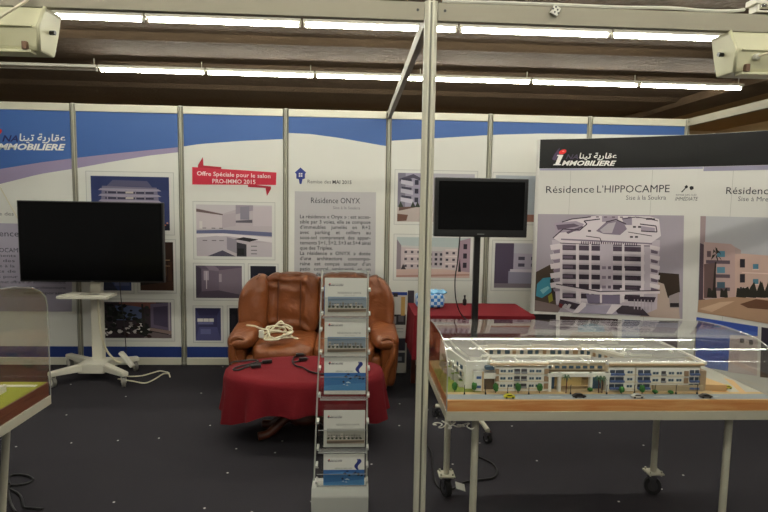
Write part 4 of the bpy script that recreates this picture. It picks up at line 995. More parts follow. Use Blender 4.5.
t2 = thing('plug_cable', 'black cable with a plug on the red coffee table beside the leaflet stand', 'cable', (0, 0, 0))
b = BM(); cable(b, [onZ(x, y, zc) for x, y in [(298, 354.5), (293, 359), (293, 363), (297, 366), (303, 367.5), (309, 371), (318, 373.5), (324, 374)]], .006)
cable(b, [onZ(x, y, zc) for x, y in [(293, 362), (299, 361), (304, 359)]], .005); obj('cord', b, blackcable, t2)
for (x, y, a) in ((303, 359, .4), (300, 354.8, .1)):
    p_ = onZ(x, y, zc+.008); b = BM(); box(b, -.03, -.014, -.012, .03, .014, .012, .006); box(b, .03, -.008, -.004, .045, -.004, .0, 0); box(b, .03, .004, -.004, .045, .008, .0, 0); bmesh.ops.transform(b, matrix=Matrix.Translation(p_) @ Matrix.Rotation(a, 4, 'Z'), verts=b.verts); obj('plug', b, black_pl, t2)

# ------------------------------------------------------------------ display case with the estate model
CX0, CX1, CY0, CY1, ZF = 3.068, 4.62, -3.085, -2.43, .648      # frame footprint and underside
def frame_table(label, x0, x1, y0, y1, legs, casters, zf=ZF, rc=.045):
    ox, oy = (x0+x1)/2, (y0+y1)/2
    t = thing('steel_table', label, 'table', (ox, oy, 0))
    b = BM(); e = .035; z1 = zf+.042
    for q in ((x0, y0, x1, y0+e), (x0, y1-e, x1, y1), (x0, y0+e, x0+e, y1-e), (x1-e, y0+e, x1, y1-e)): box(b, q[0]-ox, q[1]-oy, zf, q[2]-ox, q[3]-oy, z1, .002)
    obj('top_frame', b, steel, t)
    for k, (lx, ly) in enumerate(legs):
        c_ = casters[k]
        b = BM(); cyl(b, (lx-ox, ly-oy, .13 if c_ else .0), (lx-ox, ly-oy, zf), .017, 16); lg = obj('leg', b, steel, t); smooth_by_angle(lg, 35)
        if c_:
            b = BM(); box(b, lx-ox-.045, ly-oy-.04, .124, lx-ox+.045, ly-oy+.04, .132, .002)
            for sx in (-.032, .032):
                for sy in (-.028, .028): cyl(b, (lx-ox+sx, ly-oy+sy, .116), (lx-ox+sx, ly-oy+sy, .145), .005, 8)
            obj('caster_plate', b, steel, lg)
            cb = caster_mesh(rc, c_); bmesh.ops.scale(cb, verts=cb.verts, vec=(1, 1, .124/(2*rc+.02))); bmesh.ops.translate(cb, verts=cb.verts, vec=(lx-ox, ly-oy, 0))
            smooth_by_angle(obj('caster', cb, [rubber, chrome], lg), 35)
    return t
LEGS = [(3.222, -3.0), (4.448, -3.0), (3.172, -2.545), (4.357, -2.54)]
frame_table('steel tube table on casters carrying the white estate model', CX0, CX1, CY0, CY1, LEGS, [0, 0, .35, 1.2], rc=.045)
# model: board, streets, buildings, trees, cars
ZB0 = ZF+.0425; ZB1 = .742; OX, OY = 3.84, -2.76
mt_ = thing('estate_model', 'white architectural model of an apartment estate inside the long acrylic case', 'architectural model', (OX, OY, ZB0))
def loc(p): return Vector((p[0]-OX, p[1]-OY, p[2]-ZB0))
b = BM(); box(b, CX0+.006-OX, CY0+.006-OY, 0, CX1-.006-OX, CY1-.006-OY, ZB1-ZB0, .002); obj('wooden_base', b, oak, mt_)
g = Canvas(frame((-OX, -OY, ZB1-ZB0), (1, 0, 0), (0, 1, 0), (0, 0, 1)), lambda x, y: (onZ(x, y, ZB1).x, onZ(x, y, ZB1).y), .0004)
X0, X1, Y0_, Y1_ = CX0+.008, CX1-.008, CY0+.008, CY1-.008
g.rect(X0, Y0_, X1, Y1_, (196, 174, 140)); g.rect(X0, Y0_, X1, Y0_+.012, (190, 160, 120))
g.rect(X0, Y0_+.012, X1, -3.0, (150, 158, 164)); g.rect(X0, -3.0, X1, -2.97, (206, 176, 132))
g.rect(X0, -2.97, 3.25, -2.6, (128, 140, 56)); g.rect(X0, -2.6, 3.2, Y1_, (184, 160, 110))
g.poly([(4.38, -2.97), (4.46, -2.97), (4.42, Y1_), (4.36, Y1_)], (224, 176, 112)); g.poly([(4.46, -2.97), (X1, -2.97), (X1, Y1_), (4.42, Y1_)], (190, 188, 178))
g.poly([(4.5, -3.0), (4.53, -3.0), (4.6, -2.8), (4.58, -2.75)], (216, 176, 128))
for x in (3.3, 3.55, 3.8, 4.05, 4.3): g.rect(x, -3.038, x+.06, -3.035, (220, 220, 214))
g.build('street_print', mt_, MODELP)
class Solid:
    """boxes in model space with a painted colour each"""
    def __init__(s): s.bm = bmesh.new(); s.lay = s.bm.loops.layers.float_color.new('Col')
    def hull(s, bot, z0, z1, col, top=None):
        A = [s.bm.verts.new(loc((x, y, z0))) for x, y in bot]; B_ = [s.bm.verts.new(loc((x, y, z1))) for x, y in bot]; n = len(bot)
        fs = [s.bm.faces.new((A[i], A[(i+1) % n], B_[(i+1) % n], B_[i])) for i in range(n)]
        ft = s.bm.faces.new(B_); fb = s.bm.faces.new(A[::-1])
        for f in fs+[ft, fb]:
            for l in f.loops: l[s.lay] = (*lin(col), 1)
        if top:
            for l in ft.loops: l[s.lay] = (*lin(top), 1)
    def box(s, x0, y0, z0, x1, y1, z1, col, top=None): s.hull([(x0, y0), (x1, y0), (x1, y1), (x0, y1)], z0, z1, col, top)
    def build(s, name, parent):
        bmesh.ops.recalc_face_normals(s.bm, faces=s.bm.faces); me = bpy.data.meshes.new(name); s.bm.to_mesh(me); s.bm.free(); me.materials.append(MODELP)
        o = bpy.data.objects.new(name, me); COL.objects.link(o); o.parent = parent; return o
MW, MR, MG, GL, BRN, BEI, BLB = (236, 234, 226), (150, 147, 144), (208, 204, 194), (62, 88, 108), (160, 132, 104), (214, 196, 166), (92, 112, 160)
YF = -2.95; ZR = .868
def fx(px): return 3.564+(px-545)*.004911
def fz(py): return .742+(391-py)*.00495
# front wing
s_ = Solid()
# outline of the roof slab and mass behind the facade
s_.box(fx(496), YF+.006, ZB1, fx(547), -2.81, ZR, BEI, MR); s_.box(fx(547), YF+.045, fz(373), fx(607), -2.81, ZR, BEI, MR); s_.box(fx(607), YF+.006, ZB1, fx(700), -2.81, ZR-.003, BEI, MR)
s_.box(fx(547), YF+.08, ZB1, fx(607), -2.81, fz(373), (176, 150, 104))
# parapets
for (a, c_) in ((490, 547), (607, 702)): s_.box(fx(a), YF-.012, ZR, fx(c_), YF+.002, ZR+.007, (184, 156, 122)); s_.box(fx(a), YF+.002, ZR, fx(c_), YF+.012, ZR+.012, MW)
s_.box(fx(547), YF+.035, ZR, fx(607), YF+.045, ZR+.01, MW); s_.box(fx(484), -2.822, ZR, fx(600), -2.81, ZR+.011, MW)
for x in (520, 560, 588): s_.box(fx(x), YF+.01, ZR, fx(x)+.004, -2.82, ZR+.004, MW)
for k in range(8):
    x = fx(497)+k*.062; s_.box(x, -2.84+.014*(k % 2), ZR, x+.062, -2.832+.014*(k % 2), ZR+.010, MW); s_.box(x+.058, -2.84, ZR, x+.064, -2.81, ZR+.010, MW)
s_.build('front_wing', mt_)
def bay(name, px0, px1, cols, style='w', rows=(369, 376.2, 383.4), ztop=367.5, zb=391):
    s = Solid(); x0, x1 = fx(px0), fx(px1)
    s.box(x0, YF-.004, fz(zb), x1, YF+.008, fz(ztop), MW)
    for r_, y_ in enumerate(rows):
        s.box(x0-.002, YF-.007, fz(y_+5.4), x1+.002, YF, fz(y_+4.6), (224, 210, 186))
        for (c0, c1, k) in cols:
            a, e = fx(c0), fx(c1)
            if k == 'w': s.box(a, YF-.006, fz(y_+3.4), e, YF-.003, fz(y_+1.1), GL); s.box((a+e)/2-.0008, YF-.0065, fz(y_+3.4), (a+e)/2+.0008, YF-.003, fz(y_+1.1), MW)
            elif k == 'd': s.box(a, YF-.005, fz(y_+4.6), e, YF-.003, fz(y_+.2), (70, 66, 72)); s.box(a, YF-.012, fz(y_+4.6), e, YF-.006, fz(y_+2.9), (150, 152, 156))
            elif k == 'b': s.box(a, YF-.005, fz(y_+4.6), e, YF-.003, fz(y_+.2), (64, 74, 92)); s.box(a, YF-.016, fz(y_+5), e, YF-.006, fz(y_+3.2), BLB)
            elif k == 'p': s.box(a, YF-.010, fz(y_+5), e, YF-.003, fz(y_), BRN)
    return s.build(name, mt_)
bay('apartment_bay', 495, 547, [(495, 498.5, 'p'), (500.2, 505.2, 'w'), (507.6, 512, 'w'), (513.6, 519.2, 'd'), (520.4, 526, 'd'), (528.6, 533, 'w'), (535, 540, 'w'), (543, 547, 'p')])
bay('apartment_bay', 607, 633, [(608, 613, 'b'), (613.6, 622, 'b'), (625.5, 630.5, 'w')], rows=(370, 377, 384))
bay('apartment_bay', 634.5, 649, [(636, 641, 'b'), (642, 648.4, 'b')], rows=(370, 377, 384))
bay('apartment_bay', 649, 686, [(651, 656.5, 'w'), (659.5, 664, 'd'), (667, 672, 'w'), (675, 680, 'w'), (682.5, 686.5, 'p')], rows=(371, 378), zb=385)
bay('apartment_bay', 686, 698, [(688, 692.5, 'b'), (693.5, 697.5, 'b')], rows=(370, 377, 384))
s_ = Solid()   # stone faced lower wall, right
s_.box(fx(652), YF-.012, ZB1, fx(702), YF+.02, fz(385), (176, 160, 132)); s_.box(fx(699), YF-.004, ZB1, fx(705), YF+.05, fz(371), (168, 146, 118)); s_.hull([(fx(705), YF+.0), (fx(726), YF-.01), (fx(720), YF+.12), (fx(705), YF+.12)], ZB1, ZB1+.03, (198, 162, 116), (222, 184, 132)); s_.build('stone_wall', mt_)
s_ = Solid()   # entrance portal
for a, c_ in ((547, 550), (557, 559.5), (588, 590.5), (604, 607)): s_.box(fx(a), YF-.012, ZB1, fx(c_), YF+.01, fz(373), MW)
s_.box(fx(546), YF-.014, fz(376.5), fx(608), YF+.012, fz(373), MW); s_.box(fx(551), YF+.03, ZB1, fx(556), YF+.034, fz(379), (70, 100, 132)); s_.box(fx(592), YF+.03, ZB1, fx(603), YF+.034, fz(379), (70, 100, 132))
for x in (549, 557, 564, 571, 578, 585, 592, 600): s_.box(fx(x), YF+.041, fz(371.6), fx(x+4.4), YF+.046, fz(369), GL)
s_.box(fx(563), YF+.074, ZB1, fx(587), YF+.08, fz(380), (206, 180, 120)); s_.build('entrance_portal', mt_)
s_ = Solid()   # corner tower and the left wing that runs back
s_.box(fx(474.5), YF-.004, ZB1, fx(484.5), YF+.06, fz(372), MW, MR); s_.box(fx(484), YF-.01, fz(378.5), fx(496), YF+.03, fz(373), MW, MR); s_.box(fx(485), YF+.02, ZB1, fx(496), YF+.03, fz(378), (120, 100, 80)); s_.box(fx(477), YF-.006, fz(379), fx(481.5), YF-.003, fz(376.5), (72, 104, 160)); s_.box(fx(477), YF-.006, fz(388), fx(481.5), YF-.003, fz(385.5), (72, 104, 160)); s_.box(fx(482.3), YF-.007, fz(392), fx(484), YF-.003, fz(372), (214, 182, 140))
s_.box(fx(486), YF-.004, fz(370.4), fx(494), YF+.03, fz(367.5), GL); s_.build('corner_tower', mt_)
s_ = Solid()
A = [(3.185, -2.92), (3.285, -2.92), (3.33, -2.81), (3.30, -2.47), (3.13, -2.47), (3.14, -2.66)]
s_.hull(A, ZB1, ZR-.004, MW, MR)
for p0, p1 in zip(A, A[1:]+A[:1]):
    d = (Vector(p1)-Vector(p0)).normalized(); n = Vector((-d.y, d.x))*.007
    s_.hull([p0, p1, (p1[0]+n.x, p1[1]+n.y), (p0[0]+n.x, p0[1]+n.y)], ZR-.004, ZR+.007, MW)
for k in range(6):
    y_ = -2.88+k*.06
    for z in (.755, .79, .825): s_.box(3.145+.03*max(0, (-2.66-y_)/.26), y_, z, 3.19, y_+.03, z+.018, GL); s_.box(3.135+.03*max(0, (-2.66-y_)/.26), y_-.005, z-.008, 3.19, y_+.04, z-.002, MG)
s_.hull([(3.215, -2.86), (3.27, -2.86), (3.29, -2.80), (3.275, -2.50), (3.18, -2.50), (3.185, -2.66)], ZR-.004, ZR+.012, MW, MR)
for k in range(7):
    y_ = -2.90+k*.055; xx = 3.185-.045*min(1, max(0, (y_+2.92)/.26))
    s_.box(xx-.022, y_, ZB1, xx+.004, y_+.03, ZB1+.030+.02*(k % 2), MG, (120, 138, 66)); s_.box(xx-.010, y_+.004, ZB1+.055, xx+.004, y_+.034, ZB1+.075, (196, 186, 164), MR); s_.box(xx-.0115, y_+.008, ZB1+.058, xx-.009, y_+.028, ZB1+.070, GL)
s_.build('left_wing', mt_)
s_ = Solid()   # rear wing with its courtyard facade
s_.box(3.30, -2.625, ZB1, 4.02, -2.45, ZR, MG, MR); s_.box(3.30, -2.632, ZR, 4.02, -2.62, ZR+.009, MW); s_.box(3.2, -2.46, ZR-.004, 4.3, -2.45, ZR+.01, MW)
for x in (3.36, 3.6, 3.86): s_.box(x, -2.64, ZR-.004, x+.10, -2.6, ZR+.022, MW, MR)
for k in range(17):
    x = 3.33+k*.041
    for z in (.80, .833): s_.box(x, -2.63, z, x+(.018 if k % 3 else .026), -2.622, z+.02, GL if k % 4 else BRN)
s_.box(3.3, -2.634, .823, 4.02, -2.624, .829, (202, 184, 152)); s_.build('rear_wing', mt_)
s_ = Solid()   # slanting wing on the right side of the courtyard
Q = [(3.86, -2.60), (4.02, -2.81), (4.36, -2.81), (4.36, -2.93), (4.37, -2.47), (3.93, -2.47)]
s_.hull([(3.87, -2.60), (4.01, -2.812), (4.365, -2.812), (4.365, -2.46), (3.87, -2.46)], ZB1, ZR+.002, MG, MR)
p0, p1 = Vector((3.87, -2.60)), Vector((4.01, -2.812)); d = (p1-p0).normalized(); n = Vector((d.y, -d.x))
if n.x > 0: n = -n
s_.hull([tuple(p0), tuple(p1), tuple(p1-n*.01), tuple(p0-n*.01)], ZR+.002, ZR+.014, MW)
for k in range(7):
    q = p0+d*(.012+k*.034)
    for z in (.80, .833): s_.hull([tuple(q), tuple(q+d*.016), tuple(q+d*.016+n*.004), tuple(q+n*.004)], z, z+.02, GL if k % 2 else BRN)
for (x0, y0, x1, y1) in ((4.06, -2.80, 4.16, -2.76), (4.2, -2.68, 4.34, -2.62), (4.0, -2.56, 4.1, -2.52)): s_.box(x0, y0, ZR, x1, y1, ZR+.014, MW, MR)
s_.box(4.355, -2.93, ZR-.004, 4.365, -2.47, ZR+.011, MW)
for k in range(4):
    q = p0+d*(.03+k*.06); s_.box(q.x, q.y-.004, ZR+.002, q.x+.05, q.y+.004, ZR+.012, MW); s_.box(q.x+.05, q.y-.004, ZR+.002, q.x+.056, q.y+.05, ZR+.012, MW)
s_.box(4.0, -2.64, ZR+.002, 4.3, -2.632, ZR+.012, MW); s_.box(4.3, -2.74, ZR+.002, 4.308, -2.632, ZR+.012, MW)
s_.build('side_wing', mt_)
# trees, palms, street lamps, cars
GREEN = mat('model_foliage', (52, 112, 44), .8, var=.3, scale=60); GREEN2 = mat('model_palm', (70, 104, 76), .8)
def mtree(px, py, h=.04, r=.013):
    p_ = onZ(px, py, ZB1); p_.y = max(min(p_.y, -2.965), -3.0); q = loc((p_.x, p_.y, ZB1))
    b = BM(); puff(b, q+Vector((0, 0, h*.62)), (r, r, h*.4), .9, 1., 12, 8, lambda u, v: v*(1+.35*noise.noise(v*150+q*40))); o = obj('model_tree', b, GREEN, mt_)
    b = BM(); cyl(b, q, q+Vector((0, 0, h*.4)), .002, 6); obj('trunk', b, darkwood, o)
for px, py, h in ((454.5, 392, .045), (474, 392, .046), (495.5, 393, .046), (518, 393, .046), (539.5, 393, .045), (621.5, 394, .036), (642, 394, .042), (590, 392, .02), (672, 395, .018), (655, 394, .02)): mtree(px, py, h)
def mpalm(px, py, h=.085):
    p_ = onZ(px, py, ZB1); q = loc((p_.x, -2.985, ZB1)); b = BM(); tube(b, [q, q+Vector((.001, 0, h*.5)), q+Vector((-.001, 0, h*.8))], .0026, 6); o = obj('palm_tree', b, darkwood, mt_)
    b = BM(); t_ = q+Vector((-.001, 0, h*.8))
    for k in range(11):
        a = k*2*PI/11; d_ = Vector((math.cos(a), math.sin(a), 0)); n_ = Vector((-d_.y, d_.x, 0))*.0034
        m1 = t_+d_*.014+Vector((0, 0, .013*(1 if k % 2 else .3))); e_ = t_+d_*.03+Vector((0, 0, -.004-(k % 3)*.004))
        V = [b.verts.new(x) for x in (t_-n_*.4, t_+n_*.4, m1+n_, m1-n_, e_)]
        b.faces.new((V[0], V[1], V[2], V[3])); b.faces.new((V[3], V[2], V[4]))
    obj('fronds', b, GREEN2, o)
for px in (563.5, 595.5, 599): mpalm(px, 391, .092 if px < 590 else .085)
for px in (463.5, 484.5, 506.5, 527.5, 569, 605, 632.5, 653, 674, 695):
    p_ = onZ(px, 393, ZB1); q = loc((p_.x, -3.0, ZB1)); b = BM(); tube(b, [q, q+Vector((0, 0, .042)), q+Vector((0, -.006, .047))], .0016, 6); box(b, q.x-.003, q.y-.003, q.z, q.x+.003, q.y+.003, q.z+.009); obj('model_lamp_post', b, black_pl, mt_)
def mcar(px, py, col, L_=.052, label=None, rz=0.):
    p_ = onZ(px, py, ZB1+.004); p_.y = max(p_.y, -3.05); q = loc((p_.x, p_.y, ZB1)); h = L_/2
    pr = [(-h, .004), (-h, .010), (-h*.72, .0125), (-h*.42, .0195), (h*.3, .0195), (h*.62, .0125), (h, .0105), (h, .004)]
    b = BM(); prism(b, pr, -.010, .010, 'y'); bmesh.ops.bevel(b, geom=b.edges[:], offset=.0012, segments=1, affect='EDGES')
    bmesh.ops.transform(b, matrix=Matrix.Translation(q) @ Matrix.Rotation(rz, 4, 'Z'), verts=b.verts); o = obj('model_car', b, mat('car_paint_%d_%d_%d' % col, col, .3, coat=.5), mt_); 
    if label: o['label'] = label
    b = BM(); prism(b, [(-h*.62, .0135), (-h*.4, .0185), (h*.28, .0185), (h*.5, .0135)], -.0104, .0104, 'y'); bmesh.ops.transform(b, matrix=Matrix.Translation(q) @ Matrix.Rotation(rz, 4, 'Z'), verts=b.verts); obj('car_window', b, black_scr, o)
    for wx in (-h*.58, h*.58):
        b = BM(); cyl(b, (wx, -.0105, .0045), (wx, .0105, .0045), .0045, 10); bmesh.ops.transform(b, matrix=Matrix.Translation(q) @ Matrix.Rotation(rz, 4, 'Z'), verts=b.verts); obj('wheel', b, rubber, o)
mcar(509.5, 397.5, (214, 206, 40), .05, 'yellow toy car'); mcar(579, 396.6, (40, 38, 42), .062, 'black toy car'); mcar(641, 399.5, (206, 204, 200), .058, 'white toy car'); mcar(713, 401, (74, 70, 68), .058, 'dark grey toy car'); mcar(727, 388, (222, 206, 50), .045, 'yellow toy car on the side road', .25)

# acrylic cover: a bent sheet with two end panels
def acover(label, x0, x1, prof, loc_, end_both=True):
    """prof: outline in (y, z) from front foot over the top to back foot; extruded in x"""
    t = thing('acrylic_cover', label, 'display cover', loc_)
    lx, ly, lz = loc_; th = .004
    P_ = [Vector((y-ly, z-lz)) for y, z in prof]; inn = []
    for i, q in enumerate(P_):
        a = P_[max(0, i-1)]; c_ = P_[min(len(P_)-1, i+1)]; d = (c_-a).normalized(); inn.append(q+Vector((d.y, -d.x))*th)
    b = BM(); prism(b, [tuple(v) for v in P_]+[tuple(v) for v in inn[::-1]], x0-lx, x1-lx, 'x'); smooth_by_angle(obj('bent_sheet', b, ACRYL, t), 30)
    for e in (x0, x1):
        s1 = th if e == x0 else -th
        b = BM(); prism(b, [tuple(v) for v in inn], e-lx, e-lx+s1, 'x'); obj('end_panel', b, ACRYL, t)
        b = BM(); tube(b, [(e-lx, v.x, v.y) for v in P_], .0028, 6); smooth_by_angle(obj('glued_edge', b, ACRYL_EDGE, t), 60)
    return t
ZC = ZB0
pf = [(CY0+.001, ZC), (CY0+.001, .80), (CY0+.003, .872)]
for k in range(11):
    a = PI-(k/10)*(PI/2-.03); pf.append((CY0+.235+.232*math.cos(a), .872+.118*math.sin(a)+.006*k/10))
pf += [(-2.68, .998), (-2.55, .99), (CY1-.001, .978), (CY1-.001, .85), (CY1-.001, ZC)]
acover('clear acrylic cover with a bent front over the white estate model', CX0+.001, CX1-.001, pf, (3.84, -2.76, ZC))
# wire under the frame, cables on the floor
b = BM(); rs = random.Random(2); pts = []
for k in range(26):
    pts.append(onY(433+k*1.55+3*math.sin(k*2.1), 424.5+2.2*math.sin(k*1.35)+.05*k, -3.05))
pts = [Vector((p_.x, -3.05+.02*math.sin(k), min(p_.z, ZF-.012))) for k, p_ in enumerate(pts)]
cable(b, pts, .0028, 5, 5); tag(obj('white_wire', b, white_pl), 'thin white wire coiled under the front left corner of the display case', 'wire')
b = BM(); cable(b, [onZ(x, y, .008) for x, y in [(424, 441), (431, 452), (433, 470), (436, 484), (444, 490), (452, 489), (462, 483), (476, 480), (492, 478), (497, 473), (494, 465), (486, 460), (479, 457)]], .006); tag(obj('floor_cable', b, blackcable), 'black cable curling on the carpet under the display case', 'cable')
b = BM(); q = onZ(455, 475, .08); box(b, -.03, -.002, -.02, .03, .002, .02); bmesh.ops.transform(b, matrix=Matrix.Translation((3.235, -2.63, .10)) @ Matrix.Rotation(-1.0, 4, 'X') @ Matrix.Rotation(.5, 4, 'Z'), verts=b.verts); tag(obj('paper_tag', b, board_w), 'small white paper tag stuck by the left rear caster of the display case', 'tag')

# ------------------------------------------------------------------ left display case (only its right end is in view)
LX0, LX1, LY0, LY1 = -.4, 1.225, -3.75, -2.853
frame_table('steel tube table at the left edge under a green lawn model', LX0, LX1, LY0, LY1, [(-.25, -2.93), (-.25, -3.6), (1.0, -3.6)], [.6, .3, .8])
t = [o for o in bpy.data.objects if o.name.startswith('steel_table')][-1]
pa, pb = onY(8.7, 436, -2.95), onY(2.2, 512, -2.95); pa.z, pb.z = ZF, pb.z; d = (pb-pa)/(pa.z-pb.z); pb = pa+d*ZF
b = BM(); cyl(b, pa-t.location, pb-t.location+Vector((0, 0, .002)), .016, 16); lg = obj('leg', b, steel, t); smooth_by_angle(lg, 35)
q = pa+d*(ZF-.13)-t.location; b = BM(); box(b, q.x-.045, q.y-.04, q.z-.004, q.x+.045, q.y+.04, q.z+.004, .002); obj('caster_plate', b, steel, lg)
t = thing('lawn_model', 'green lawn model on a reddish wooden base in the left acrylic case', 'architectural model', (.41, -3.3, ZB0))
b = BM(); box(b, LX0+.006-.41, LY0+.006+3.3, 0, LX1-.006-.41, LY1-.006+3.3, .065, .002); obj('wooden_base', b, redwood, t)
zl = .0655
b = BM(); box(b, LX0+.012-.41, LY0+.012+3.3, .064, LX1-.012-.41, LY1-.012+3.3, .0675); obj('lawn', b, mat('model_grass', (150, 154, 44), .9, var=.25, scale=30, bump=.3, bscale=300), t)
b = BM(); box(b, .96-.41, -2.94+3.3, .0676, 1.2-.41, -2.915+3.3, .070); box(b, 1.10-.41, -3.7+3.3, .0676, 1.112-.41, -3.0+3.3, .10)
obj('boundary_wall', b, white_pl, t)
pf = [(LY0+.001, ZC), (LY0+.001, .95), (LY0+.003, 1.10), (LY0+.05, 1.17), (LY0+.14, 1.22), (-3.45, 1.252), (-3.25, 1.252), (-3.1, 1.242), (-2.98, 1.222), (-2.90, 1.19), (LY1-.012, 1.16), (LY1-.001, 1.12), (LY1-.001, .9), (LY1-.001, ZC)]
acover('tall clear acrylic cover with a bowed top at the left edge of the photo', LX0+.001, LX1-.001, pf, (.41, -3.3, ZC))
b = BM(); cable(b, [onZ(x, y, .008) for x, y in [(9, 484), (9, 477), (16, 474.5), (27, 475.5), (33, 479), (28, 483), (18, 485), (9, 486), (9, 496), (12, 506), (16, 512)]], .006); cable(b, [onZ(x, y, .008) for x, y in [(9, 489), (18, 493), (22, 499), (24, 507), (32, 508), (43, 509)]], .006)
tag(obj('floor_cable', b, blackcable), 'black cable looped on the carpet beside the left table leg', 'cable')

# ------------------------------------------------------------------ leaflet stand
BX, BY = 2.588, -2.69
t = thing('leaflet_stand', 'upright clear acrylic leaflet stand with a pale metal base', 'brochure stand', (BX, BY, 0))
b = BM(); prism(b, [(-.03, 0), (-.03, .095), (-.014, .136), (.10, .136), (.10, 0)], -.148, .148, 'x'); bmesh.ops.bevel(b, geom=b.edges[:], offset=.003, segments=2, affect='EDGES'); obj('base', b, base_grey, t)
ZT_ = [1.238, 1.030, .828, .545, .308]; HP = .225
tilt = .05
for s_ in (-1, 1):
    b = BM(); cyl(b, (s_*.139, .045, .15), (s_*.118+.014, .055, 1.27), .0045, 10); obj('side_rod', b, base_grey, t)
b = BM(); box(b, -.106, .056, .155, .13, .059, 1.27); obj('back_sheet', b, ACRYL, t)
b = BM(); box(b, -.107, .0555, 1.262, .131, .0595, 1.274, .001); obj('top_edge', b, ACRYL_EDGE, t)
for k, zt in enumerate(ZT_):
    z0 = max(zt-.222, .142, (ZT_+[0])[k+1]+.004); hw = .118+.003*k; sx_ = .014*(zt-.15)/1.1+.006; hh = min(zt-.04, zt-.04)-z0
    b = BM()
    box(b, -hw, -.004, z0, hw, -.001, zt-.100); box(b, -hw, -.004, z0-.002, hw, .05, z0+.001); box(b, -hw, -.004, z0, -hw+.003, .05, zt-.055); box(b, hw-.003, -.004, z0, hw, .05, zt-.055)
    bmesh.ops.translate(b, verts=b.verts, vec=(sx_, 0, 0)); pk = obj('pocket', b, ACRYL, t)
    b = BM(); box(b, -hw, -.0045, zt-.102, hw, -.0005, zt-.0995); bmesh.ops.translate(b, verts=b.verts, vec=(sx_, 0, 0)); obj('lip', b, ACRYL_EDGE, pk); b = BM(); box(b, -hw, -.005, z0-.002, hw, -.0008, z0+.003); bmesh.ops.translate(b, verts=b.verts, vec=(sx_, 0, 0)); obj('bottom_edge', b, ACRYL_EDGE, pk)
    for s_ in (-1, 1):
        for z in (z0+.02, zt-.06):
            b = BM(); box(b, s_*(hw+.002)-.006, -.006, z-.007, s_*(hw+.002)+.006, .05, z+.007, .003); bmesh.ops.translate(b, verts=b.verts, vec=(sx_, 0, 0)); obj('clip', b, base_grey, pk)
BLAB = ['topmost leaflet in the acrylic stand, with a blurry estate picture', 'leaflet second from the top of the acrylic stand, with an estate picture', 'blue and white leaflet in the middle pocket of the acrylic stand',
        'leaflet second from the bottom of the acrylic stand, with an estate picture', 'blue and white leaflet half sunk in the bottom pocket by the metal base']
